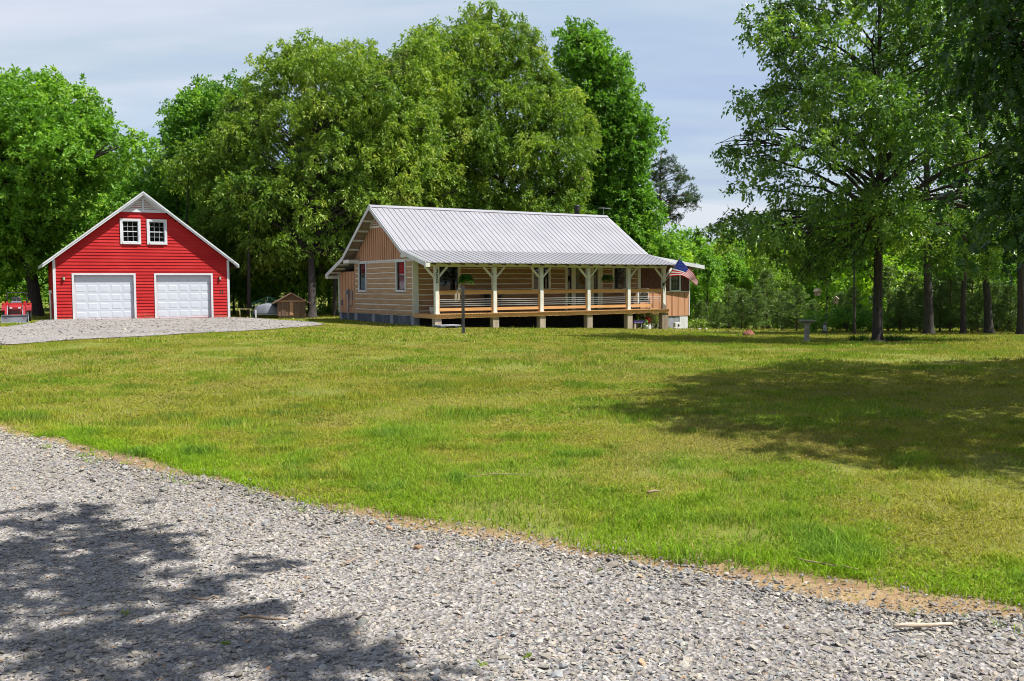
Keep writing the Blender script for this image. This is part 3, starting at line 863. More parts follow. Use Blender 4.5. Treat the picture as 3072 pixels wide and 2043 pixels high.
def crown_mesh(name, lobes, g, leaf=(.24, .11), twigs=3.0, per=16, twig=.6, droop=.25, spread=.8, tint=(.45, .25), shape='diamond', fill=.5, up=.5):
    """lobes: list of (centre, radii); leaves sit along twigs that fan out of each lobe"""
    Ps = []; As = []; Ns = []; Ts = []
    for c, r in lobes:
        c = np.asarray(c); r = np.asarray(r)
        rm = float(np.mean(r))
        n = max(4, int(twigs * 4 * math.pi * rm * rm * .8))
        d = unit(g.normal(size=(n, 3)) + np.array([0, 0, .25]))
        rad = (fill + (1 - fill) * g.random(n) ** .6)[:, None]
        base = c + d * r * rad
        ax = unit(d * .7 + g.normal(size=(n, 3)) * .45 + np.array([0, 0, .15 - droop * .6]))
        lt = g.normal(tint[0], tint[1] * .55) + g.normal(size=n) * tint[1] * .55
        t = g.random((n, per)) ** .8
        P = base[:, None] + ax[:, None] * (t * twig)[:, :, None] + g.normal(size=(n, per, 3)) * twig * .16
        P[:, :, 2] -= (t ** 2) * twig * droop
        A = unit(ax[:, None] * .55 + unit(g.normal(size=(n, per, 3))) * spread - np.array([0, 0, droop]))
        Nn = unit(unit(g.normal(size=(n, per, 3))) * .75 + np.array([0, 0, up]) + d[:, None] * .3)
        Ps.append(P.reshape(-1, 3)); As.append(A.reshape(-1, 3)); Ns.append(Nn.reshape(-1, 3))
        Ts.append((lt[:, None] + g.normal(size=(n, per)) * tint[1] * .45).ravel())
    P = np.concatenate(Ps); A = np.concatenate(As); Nn = np.concatenate(Ns); T = np.clip(np.concatenate(Ts), 0, 1)
    n = len(P)
    L = leaf[0] * g.uniform(.7, 1.25, n); Wd = leaf[1] * g.uniform(.75, 1.25, n)
    v, f = leaf_arrays(P, A, Nn, L, Wd, shape=shape)
    return fast_mesh(name, v, f, np.repeat(T, len(f) // n))

def in_poly(x, y, poly):
    x = np.asarray(x); y = np.asarray(y)
    ins = np.zeros(x.shape, bool)
    px, py = poly[:, 0], poly[:, 1]
    j = len(poly) - 1
    for i in range(len(poly)):
        c = ((py[i] > y) != (py[j] > y)) & (x < (px[j] - px[i]) * (y - py[i]) / (py[j] - py[i] + 1e-12) + px[i])
        ins ^= c; j = i
    return ins

def lobes_in_outline(outline, depth, r_m, count, g, dscale=1.0, shrink=.8, tries=14000, sep=.8, flat=.8, var=.42, edge=.75):
    """fill a crown whose profile is the outline (2358 readings) with leaf masses at real distance; the crown is as deep as it is wide"""
    poly = np.array(outline, float)
    k = F / S23 / depth
    lo, hi = poly.min(0), poly.max(0)
    out = []
    ang = np.linspace(0, 2 * math.pi, 9)[:-1]
    for _ in range(tries):
        if len(out) >= count: break
        p = g.uniform(lo, hi)
        rm = r_m * g.uniform(1 - var, 1 + var)
        rp = rm * k
        xs = p[0] + np.cos(ang) * rp * shrink; ys = p[1] + np.sin(ang) * rp * shrink * flat
        if not in_poly(xs, ys, poly).all(): continue
        # crown width at that height
        xx = np.linspace(lo[0], hi[0], 60); m = in_poly(xx, np.full(60, p[1]), poly)
        if not m.any(): continue
        xl, xr = xx[m].min(), xx[m].max(); hwid = max((xr - xl) / 2, rp); t = np.clip((p[0] - (xl + xr) / 2) / hwid, -1, 1)
        dm = min(hwid / k, 7.0) * math.sqrt(max(0, 1 - t * t)) * dscale
        dy = g.uniform(-1, 1) * dm
        c = at(p[0] * S23, p[1] * S23, depth + dy)
        rr = np.array([rm, rm, rm * flat])
        if any(np.linalg.norm((c - o[0]) / (rr + o[1])) < sep * .62 for o in out): continue
        out.append((c, rr))
    # small sprays along the outline break the silhouette
    base_n = len(out); want = int(base_n * edge)
    for _ in range(6000):
        if len(out) - base_n >= want: break
        p = g.uniform(lo, hi); rm = r_m * g.uniform(.30, .55); rp = rm * k
        p = p + g.normal(size=2) * r_m * k * .35
        if in_poly(p[0] + np.cos(ang) * rp * .8, p[1] + np.sin(ang) * rp * .7, poly).sum() < 3: continue
        if in_poly(p[0] + np.cos(ang) * rp * 3.2, p[1] + np.sin(ang) * rp * 3.2, poly).all(): continue
        c = at(p[0] * S23, p[1] * S23, depth + g.uniform(-1, 1) * r_m * 1.2)
        rr = np.array([rm, rm, rm * flat])
        if any(np.linalg.norm((c - o[0]) / (rr + o[1])) < .42 for o in out): continue
        out.append((c, rr))
    return out

def limb_path(a, b, g, sag=0.0, n=5):
    a = np.asarray(a, float); b = np.asarray(b, float)
    L = np.linalg.norm(b - a)
    pts = []
    off = g.normal(size=3) * L * .06
    for i in range(n):
        t = i / (n - 1)
        p = a + (b - a) * t
        p = p + off * math.sin(math.pi * t)
        p[2] += L * .12 * math.sin(math.pi * t) - sag * L * t * t
        pts.append(p)
    return pts

def trunk_mesh(base, top, r0, lobes, g, first=.3, nlimb=40, lean=.02, sides=10, flare=1.5, twig_r=.018, angle=.55, limb_k=.018, shuffle=True):
    mb = MB()
    base = np.asarray(base, float); top = np.asarray(top, float)
    n = 12; path = []; rad = []
    H = top[2] - base[2]
    w = g.normal(size=(4, 2)) * lean * H
    for i in range(n):
        t = i / (n - 1)
        p = base + (top - base) * t
        p[:2] += (w[0] * math.sin(3 * t) + w[1] * math.sin(6 * t) * .4) * t * (1.2 - t)
        path.append(p); rad.append(r0 * (1 - .82 * t))
    path = [base + np.array([0, 0, -.25]), base + np.array([0, 0, .02]), base + (path[1] - base) * .12 * 1.0 + 0, base + (path[1] - base) * .35] + path[1:]
    rad = [r0 * flare * 1.15, r0 * flare, r0 * (1 + (flare - 1) * .35), r0 * 1.04] + rad[1:]
    mb.tube(path, rad, sides)
    def on_trunk(z):
        for a, b, ra, rb in zip(path[:-1], path[1:], rad[:-1], rad[1:]):
            if a[2] <= z <= b[2]:
                t = (z - a[2]) / max(1e-6, b[2] - a[2]); return a + (b - a) * t, ra + (rb - ra) * t
        return path[-1], rad[-1]
    idx = list(range(len(lobes))); g.shuffle(idx) if shuffle else None
    for i in idx[:nlimb]:
        c, r = lobes[i]
        hd = math.hypot(c[0] - base[0], c[1] - base[1])
        z = np.clip(c[2] - hd * angle, base[2] + H * first, top[2] - .1)
        s, rs = on_trunk(z)
        rl = min(rs * .55, .035 + limb_k * np.linalg.norm(c - s))
        lp = limb_path(s, c, g)
        mb.tube(lp, [rl * (1 - .75 * t / 4) for t in range(5)], 6)
        for _ in range(4):
            d = unit(g.normal(size=3) + np.array([0, 0, .4])); e = c + d * r * .85
            st = lp[3]
            mb.tube(limb_path(st, e, g, n=4), [rl * .32, rl * .24, twig_r, twig_r * .5], 4, caps=False)
    return mb

def tree(name, label, cat, outline, depth, base, r0, top=None, r_m=1.3, count=60, seed=1, mat_leaf='leaf_a', bark='bark', group=None,
         dscale=.9, leaf=(.24, .11), twigs=3.0, per=16, twig=.6, droop=.25, tint=(.45, .25), shape='diamond', first=.3, nlimb=40, extra=(), flat=.8, shrink=.8, up=.5, flare=1.5, sep=.8, fill=.5, angle=.55, lean=.03, topf=.74, limb_k=.018, shuffle=True):
    g = np.random.default_rng(seed)
    base = np.asarray(base, float)
    lobes = lobes_in_outline(outline, depth, r_m, count, g, dscale, flat=flat, shrink=shrink, sep=sep) if outline is not None else []
    lobes = lobes + list(extra)
    if top is None:
        zt = max(c[2] for c, r in lobes); m = np.mean([c for c, r in lobes], 0)
        top = np.array([base[0] * .4 + m[0] * .6, base[1] * .4 + m[1] * .6, base[2] + (zt - base[2]) * topf])
    e = empty(name, base, 0, label, cat, group)
    rel = lambda o: setattr(o, 'location', tuple(-base))
    tm = trunk_mesh(base, top, r0, lobes, g, first=first, nlimb=nlimb, flare=flare, angle=angle, lean=lean, limb_k=limb_k, shuffle=shuffle)
    t = tm.build('trunk', M[bark], e, True); rel(t)
    me = crown_mesh('crown', lobes, g, leaf, twigs, per, twig, droop, tint=tint, shape=shape, up=up, fill=fill)
    me.materials.append(M[mat_leaf])
    c = bpy.data.objects.new('crown', me); link(c, e); rel(c)
    return e

def shrub(name, label, cat, pos, rad, h, seed, mat_leaf, leaf=(.12, .06), twigs=10, per=14, group=None, tint=(.5, .25), lobes=7, stems=True, droop=.2):
    g = np.random.default_rng(seed)
    e = empty(name, pos, 0, label, cat, group)
    L = []
    for i in range(lobes):
        a = g.uniform(0, 6.28); q = rad * .6 * math.sqrt(g.random()); z = h * g.uniform(.25, .75)
        L.append((np.array([q * math.cos(a), q * math.sin(a), z]), np.array([rad * .5, rad * .5, h * .3])))
    me = crown_mesh('foliage', L, g, leaf, twigs, per, rad * .35, droop, tint=tint); me.materials.append(M[mat_leaf])
    link(bpy.data.objects.new('foliage', me), e)
    if stems:
        s = MB()
        for c, r in L:
            s.tube(limb_path((c[0] * .15, c[1] * .15, -.05), c, g, n=4), [.02, .016, .012, .006], 5)
        s.build('stem', M['bark'], e, True)
    return e

def pine_sapling_meshes(seed, h=3.0, w=1.0):
    g = np.random.default_rng(seed)
    P = []; A = []; Nn = []; T = []
    s = MB(); s.tube([(0, 0, -.1), (0.02, 0, h * .5), (0, .02, h)], [h * .018, h * .012, .01], 6)
    z = h * .08
    while z < h:
        t = z / h; rad = w * (1 - t) ** .7 * (.75 + .5 * g.random()) + .08
        for b in range(6):
            a = g.uniform(0, 6.28); e = np.array([math.cos(a) * rad, math.sin(a) * rad, z + rad * .35])
            s.tube([(0, 0, z), tuple(e)], [.014, .005], 4, caps=False)
            m = int(30 + 60 * rad)
            q = g.random(m) ** .7
            pp = np.array([0, 0, z]) + (e - np.array([0, 0, z])) * q[:, None] + g.normal(size=(m, 3)) * .05
            P.append(pp); A.append(unit((e - np.array([0, 0, z]))[None] / rad * .8 + g.normal(size=(m, 3)) * .6 + np.array([0, 0, .3])))
            Nn.append(g.normal(size=(m, 3))); T.append(np.clip(g.normal(.45, .2, m), 0, 1))
        z += h * .085
    P = np.concatenate(P); A = np.concatenate(A); Nn = unit(np.concatenate(Nn)); T = np.concatenate(T)
    v, f = leaf_arrays(P, A, Nn, g.uniform(.12, .22, len(P)), np.full(len(P), .035))
    return s, fast_mesh('crown', v, f, T)

def value_noise(x, y, scale, seed):
    g = np.random.default_rng(seed); t = g.random((257, 257))
    x = x / scale; y = y / scale
    xi = np.floor(x).astype(int); yi = np.floor(y).astype(int); fx = x - xi; fy = y - yi
    fx = fx * fx * (3 - 2 * fx); fy = fy * fy * (3 - 2 * fy)
    a = t[xi % 257, yi % 257]; b = t[(xi + 1) % 257, yi % 257]; c = t[xi % 257, (yi + 1) % 257]; d = t[(xi + 1) % 257, (yi + 1) % 257]
    return (a * (1 - fx) + b * fx) * (1 - fy) + (c * (1 - fx) + d * fx) * fy

def fbm(x, y, scale, seed):
    return (value_noise(x, y, scale, seed) * .55 + value_noise(x, y, scale / 2.1, seed + 1) * .28 + value_noise(x, y, scale / 4.3, seed + 2) * .17)

# ------------------------------------------------------------------ ground, drive, lawn
def edge_fn(pts, left, right):
    w = [on_ground(x * S23, y * S23)[:2] for x, y in pts]
    xs = np.array([p[0] for p in [left] + w + [right]]); ys = np.array([p[1] for p in [left] + w + [right]])
    return lambda x: np.interp(x, xs, ys)
GRAVEL_EDGE = edge_fn([(0, 1000), (150, 1035), (300, 1080), (450, 1108), (600, 1140), (750, 1180), (900, 1207), (1050, 1240), (1200, 1267), (1400, 1297), (1600, 1327), (1800, 1362), (2000, 1397), (2200, 1425), (2358, 1440)], (-20, 21), (14, 0.6))
LAWN_EDGE = edge_fn([(0, 985), (150, 1012), (300, 1055), (450, 1092), (600, 1126), (750, 1165), (900, 1193), (1050, 1215), (1250, 1245), (1450, 1272), (1650, 1303), (1900, 1338), (2100, 1370), (2358, 1402)], (-20, 22.2), (14, 1.3))
def ge_(x): return GRAVEL_EDGE(x) + wob(x, 1.0) * .5
def le_(x): return np.maximum(LAWN_EDGE(x) + wob(x, 4.0) * .6, ge_(x) + .10)
def wob(x, s): return .12 * np.sin(x * 2.3 + s) + .07 * np.sin(x * 5.1 + 2 * s) + .04 * np.sin(x * 11.7 + s)
PAD = np.array([(-14.9, 28.3), (-14.3, 31.5), (-12.6, 35.0), (-10.9, 38.3), (-9.5, 42.5), (-9.0, 45.5), (-10.2, 48.6), (-12.8, 51.7), (-15.0, 54.6), (-16.6, 55.5), (-24.7, 51.2), (-24.9, 49.6), (-23.6, 46.5), (-22.6, 42.0), (-24.0, 38.0), (-34, 33), (-44, 30), (-44, 22), (-28, 23.5), (-19, 25.8)])

def build_ground():
    xs = np.unique(np.round(np.concatenate([np.arange(-9, 9.01, .12), np.arange(-60, 60.1, .9), np.linspace(-500, 500, 60)]), 3))
    ys = np.unique(np.round(np.concatenate([np.arange(1, 16, .12), np.arange(-20, 100, .9), np.linspace(100, 700, 40), np.linspace(-60, -20, 6)]), 3))
    X, Y = np.meshgrid(xs, ys, indexing='ij'); Z = tz(X, Y)
    far = np.clip((np.hypot(X, Y) - 110) / 200, 0, 1); Z = Z + far * far * 9.0
    g = ge_(X); l = le_(X)
    d = np.clip(1 - (Y - l) / .35, 0, 1)
    nx, ny = X.shape
    v = np.stack([X, Y, Z], -1).reshape(-1, 3)
    i = np.arange(nx * ny).reshape(nx, ny)
    f = np.stack([i[:-1, :-1], i[1:, :-1], i[1:, 1:], i[:-1, 1:]], -1).reshape(-1, 4)
    me = fast_mesh('ground', v, f, smooth=True)
    a = me.attributes.new('dirt', 'FLOAT', 'POINT'); a.data.foreach_set('value', d.ravel().astype(np.float32))
    m, nt, out = nodes_of('lawn_soil')
    vc = coords(nt)
    n1 = noise(nt, vc, .35, 5); n2 = noise(nt, vc, 14, 5, .7)
    turf = ramp(nt, n1, [(.35, (.125, .175, .022)), (.62, (.19, .19, .04))])
    thatch = ramp(nt, n2, [(.35, (.075, .085, .02)), (.65, (.19, .19, .055))])
    mx = N(nt, 'MixRGB'); nt.links.new(ramp(nt, noise(nt, vc, 3.0, 6, .7), [(.4, (.15, .15, .15)), (.65, (.75, .75, .75))]), mx.inputs[0])
    nt.links.new(turf, mx.inputs[1]); nt.links.new(thatch, mx.inputs[2])
    soil0 = ramp(nt, noise(nt, vc, 2.2, 8, .75), [(.28, (.13, .085, .050)), (.46, (.25, .165, .095)), (.62, (.32, .235, .12)), (.78, (.29, .25, .07))])
    grit = N(nt, 'TexVoronoi'); grit.inputs['Scale'].default_value = 55; nt.links.new(vc, grit.inputs['Vector'])
    gm = N(nt, 'MixRGB', blend_type='MULTIPLY'); gm.inputs[0].default_value = 1
    nt.links.new(soil0, gm.inputs[1]); nt.links.new(ramp(nt, noise(nt, vc, 38, 6, .8), [(.32, (.45, .43, .42)), (.5, (1, 1, 1)), (.72, (1.35, 1.3, 1.25))]), gm.inputs[2])
    soil = gm.outputs[0]
    at_ = N(nt, 'Attribute', attribute_name='dirt')
    mx2 = N(nt, 'MixRGB'); nt.links.new(at_.outputs['Fac'], mx2.inputs[0]); nt.links.new(mx.outputs[0], mx2.inputs[1]); nt.links.new(soil, mx2.inputs[2])
    p = principled(nt, out, mx2.outputs[0], .95, 0, .1)
    add_bump(nt, p, n2, .9, .04)
    me.materials.append(m)
    tag(link(bpy.data.objects.new('ground', me)), 'wide lawn ground with bare dirt along the gravel', 'ground', kind='structure')

def gravel_surface(name, scale):
    m, nt, out = nodes_of(name)
    vc = coords(nt)
    vo = N(nt, 'TexVoronoi'); vo.inputs['Scale'].default_value = scale; vo.inputs['Randomness'].default_value = 1
    nt.links.new(vc, vo.inputs['Vector'])
    sep = N(nt, 'SeparateColor'); nt.links.new(vo.outputs['Color'], sep.inputs[0])
    c = ramp(nt, sep.outputs[0], [(0, (.14, .125, .115)), (.3, (.21, .195, .185)), (.55, (.27, .25, .235)), (.8, (.33, .31, .29)), (1, (.40, .38, .36))])
    big = ramp(nt, noise(nt, vc, .5, 4), [(.35, (.80, .79, .80)), (.65, (1, 1, 1))])
    mx = N(nt, 'MixRGB', blend_type='MULTIPLY'); mx.inputs[0].default_value = 1
    nt.links.new(c, mx.inputs[1]); nt.links.new(big, mx.inputs[2])
    p = principled(nt, out, mx.outputs[0], .9, 0, .2)
    add_bump(nt, p, vo.outputs['Distance'], .8, .03)
    return m

def build_drive():
    xs = np.arange(-22, 15, .12); n = 36
    e = ge_(xs)
    t = np.linspace(0, 1, n) ** .6
    X = np.repeat(xs[:, None], n, 1); Y = -12 + (e[:, None] + 12) * t[None]
    Z = tz(X, Y) + .012 * np.clip((e[:, None] - Y) / .2, 0, 1) + .004
    v = np.stack([X, Y, Z], -1).reshape(-1, 3); i = np.arange(len(xs) * n).reshape(len(xs), n)
    f = np.stack([i[:-1, :-1], i[1:, :-1], i[1:, 1:], i[:-1, 1:]], -1).reshape(-1, 4)
    me = fast_mesh('gravel_driveway', v, f, smooth=True); me.materials.append(gravel_surface('gravel_bed', 42))
    tag(link(bpy.data.objects.new('gravel_driveway', me)), 'curving grey gravel drive in front', 'driveway', kind='structure')
    import bmesh
    pts = []
    for a, b in zip(PAD, np.roll(PAD, -1, 0)):
        L = np.linalg.norm(b - a); k = max(1, int(L / .5))
        for j in range(k):
            p = a + (b - a) * j / k
            pts.append(p + rng.normal(size=2) * .10 * (0 if j == 0 else 1))
    bm = bmesh.new(); bm.faces.new([bm.verts.new((p[0], p[1], 0)) for p in pts])
    bmesh.ops.triangulate(bm, faces=bm.faces[:]); bmesh.ops.subdivide_edges(bm, edges=bm.edges[:], cuts=3, use_grid_fill=True)
    bmesh.ops.recalc_face_normals(bm, faces=bm.faces)
    for w in bm.verts: w.co.z = float(tz(w.co.x, w.co.y)) + .035
    me = bpy.data.meshes.new('gravel_apron'); bm.to_mesh(me); bm.free()
    me.materials.append(gravel_surface('pale_gravel', 30))
    tag(link(bpy.data.objects.new('gravel_apron', me)), 'pale gravel apron in front of the red garage', 'driveway', kind='structure')

def build_gravel():
    g = np.random.default_rng(21)
    # template angular stones from a distorted icosahedron
    ph = (1 + 5 ** .5) / 2
    ico = unit(np.array([(-1, ph, 0), (1, ph, 0), (-1, -ph, 0), (1, -ph, 0), (0, -1, ph), (0, 1, ph), (0, -1, -ph), (0, 1, -ph), (ph, 0, -1), (ph, 0, 1), (-ph, 0, -1), (-ph, 0, 1)], float))
    tri = np.array([(0, 11, 5), (0, 5, 1), (0, 1, 7), (0, 7, 10), (0, 10, 11), (1, 5, 9), (5, 11, 4), (11, 10, 2), (10, 7, 6), (7, 1, 8), (3, 9, 4), (3, 4, 2), (3, 2, 6), (3, 6, 8), (3, 8, 9), (4, 9, 5), (2, 4, 11), (6, 2, 10), (8, 6, 7), (9, 8, 1)])
    octa = np.array([(1, 0, 0), (-1, 0, 0), (0, 1, 0), (0, -1, 0), (0, 0, 1), (0, 0, -1)], float)
    octf = np.array([(0, 2, 4), (2, 1, 4), (1, 3, 4), (3, 0, 4), (2, 0, 5), (1, 2, 5), (3, 1, 5), (0, 3, 5)])
    def scatter(n, xr, yr, keep, size, tv0, tri, blue=0.0, sig=.30, lift=.75):
        x = g.uniform(*xr, n); y = g.uniform(*yr, n)
        k = keep(x, y); x, y = x[k], y[k]; n = len(x); m = len(tv0)
        s = size * np.exp(g.normal(0, sig, n))
        tv = tv0[None] * g.uniform(.68, 1.15, (n, m, 1)) * (np.stack([g.uniform(.95, 1.45, n), g.uniform(.7, 1.05, n), g.uniform(.34, .62, n)], -1) * s[:, None])[:, None]
        tv += g.normal(size=(n, m, 3)) * (s * .10)[:, None, None]
        a = g.uniform(0, 6.28, n); b = g.normal(0, .30, n); c_ = g.normal(0, .30, n)
        ca, sa, cb, sb, cc, sc = np.cos(a), np.sin(a), np.cos(b), np.sin(b), np.cos(c_), np.sin(c_)
        Z0 = np.zeros(n); O = np.ones(n)
        Rz = np.stack([ca, -sa, Z0, sa, ca, Z0, Z0, Z0, O], -1).reshape(n, 3, 3)
        Rx = np.stack([O, Z0, Z0, Z0, cb, -sb, Z0, sb, cb], -1).reshape(n, 3, 3)
        Ry = np.stack([cc, Z0, sc, Z0, O, Z0, -sc, Z0, cc], -1).reshape(n, 3, 3)
        tv = np.einsum('nij,nkj->nki', Rx @ Ry @ Rz, tv)
        z = tz(x, y) + .010 + g.uniform(-.45, lift + .25, n) * s * .8
        tv += np.stack([x, y, z], -1)[:, None]
        pal = np.array([(.315, .285, .245), (.27, .275, .285), (.285, .255, .265), (.36, .32, .27), (.44, .41, .365), (.215, .20, .19), (.33, .30, .265), (.40, .255, .16), (.265, .275, .255)])
        pb = np.array([.24, .10, .08, .22, .13, .06, .13, .012, .028]); pq = np.array([.16, .28, .16, .12, .08, .10, .07, .006, .024])
        bl = np.clip(blue + (fbm(x, y, 1.5, 400) - .5) * 1.2, 0, 1) if not hasattr(blue, '__call__') else np.clip(blue(x, y) + (fbm(x, y, 1.1, 400) - .5) * 1.4, 0, 1)
        r_ = g.random(n); use = g.random(n) < bl
        ci = np.where(use, np.searchsorted(np.cumsum(pq / pq.sum()), r_), np.searchsorted(np.cumsum(pb / pb.sum()), r_)).clip(0, 8)
        col = pal[ci] * g.uniform(.72, 1.28, (n, 1)) * (.65 + .22 * fbm(x, y, 2.6, 420))[:, None] * np.array([1.0, .995, .975])
        return tv.reshape(-1, 3), (np.arange(n)[:, None, None] * m + tri[None]).reshape(-1, 3), np.repeat(np.concatenate([col, np.ones((n, 1))], 1), len(tri), 0)
    ge = ge_
    inview = lambda x, y: np.abs(x) < .60 * y + 1.0
    def edge_keep(x, y, spill):
        e = ge(x)
        return (y < e + .02) | ((y < e + .6) & (g.random(len(x)) < np.exp(-np.maximum(0, y - e) / spill) * .40))
    def coarse(x, y):
        e = ge(x) - y
        return np.clip(np.exp(-np.clip(e, 0, 9) / .5) * .8 + np.clip((4.5 - y) / .9, 0, .8) + np.clip((fbm(x, y, 1.3, 430) - .55) * 3, 0, .5) + .06, 0, 1)
    def keep_big(x, y): return edge_keep(x, y, .07) & inview(x, y) & (g.random(len(x)) < coarse(x, y))
    def keep_small(x, y): return edge_keep(x, y, .16) & inview(x, y) & (g.random(len(x)) < np.clip(1.7 - .11 * y, .3, 1))
    bluef = lambda x, y: np.clip(coarse(x, y) * .55 + (x + .5) * .13, 0, .9)
    parts = [scatter(900000, (-9, 5), (2.7, 13.5), keep_small, .0088, octa, octf, lambda x, y: bluef(x, y) * .6),
             scatter(330000, (-9, 5), (2.7, 13.5), keep_big, .0118, ico, tri, bluef),
             scatter(2600, (-9, 5), (2.7, 13.5), keep_big, .0155, ico, tri, bluef)]
    def keep_pad(x, y): return in_poly(x, y, PAD)
    parts.append(scatter(42000, (-26, -8.5), (27, 56), keep_pad, .030, octa, octf, .15))
    v = []; f = []; c = []; o = 0
    for a, b, d in parts:
        v.append(a); f.append(b + o); c.append(d); o += len(a)
    me = fast_mesh('gravel', np.concatenate(v), np.concatenate(f), color=np.concatenate(c))
    m, nt, out = nodes_of('crushed_stone')
    a = N(nt, 'Attribute', attribute_name='col')
    n2 = ramp(nt, noise(nt, coords(nt), 60, 3), [(.3, (.82, .82, .82)), (.7, (1.08, 1.07, 1.05))])
    mx = N(nt, 'MixRGB', blend_type='MULTIPLY'); mx.inputs[0].default_value = 1
    nt.links.new(a.outputs['Color'], mx.inputs[1]); nt.links.new(n2, mx.inputs[2])
    principled(nt, out, mx.outputs[0], .85, 0, .25)
    me.materials.append(m)
    tag(link(bpy.data.objects.new('gravel', me)), 'loose crushed grey stones covering the drive', 'gravel', kind='stuff')

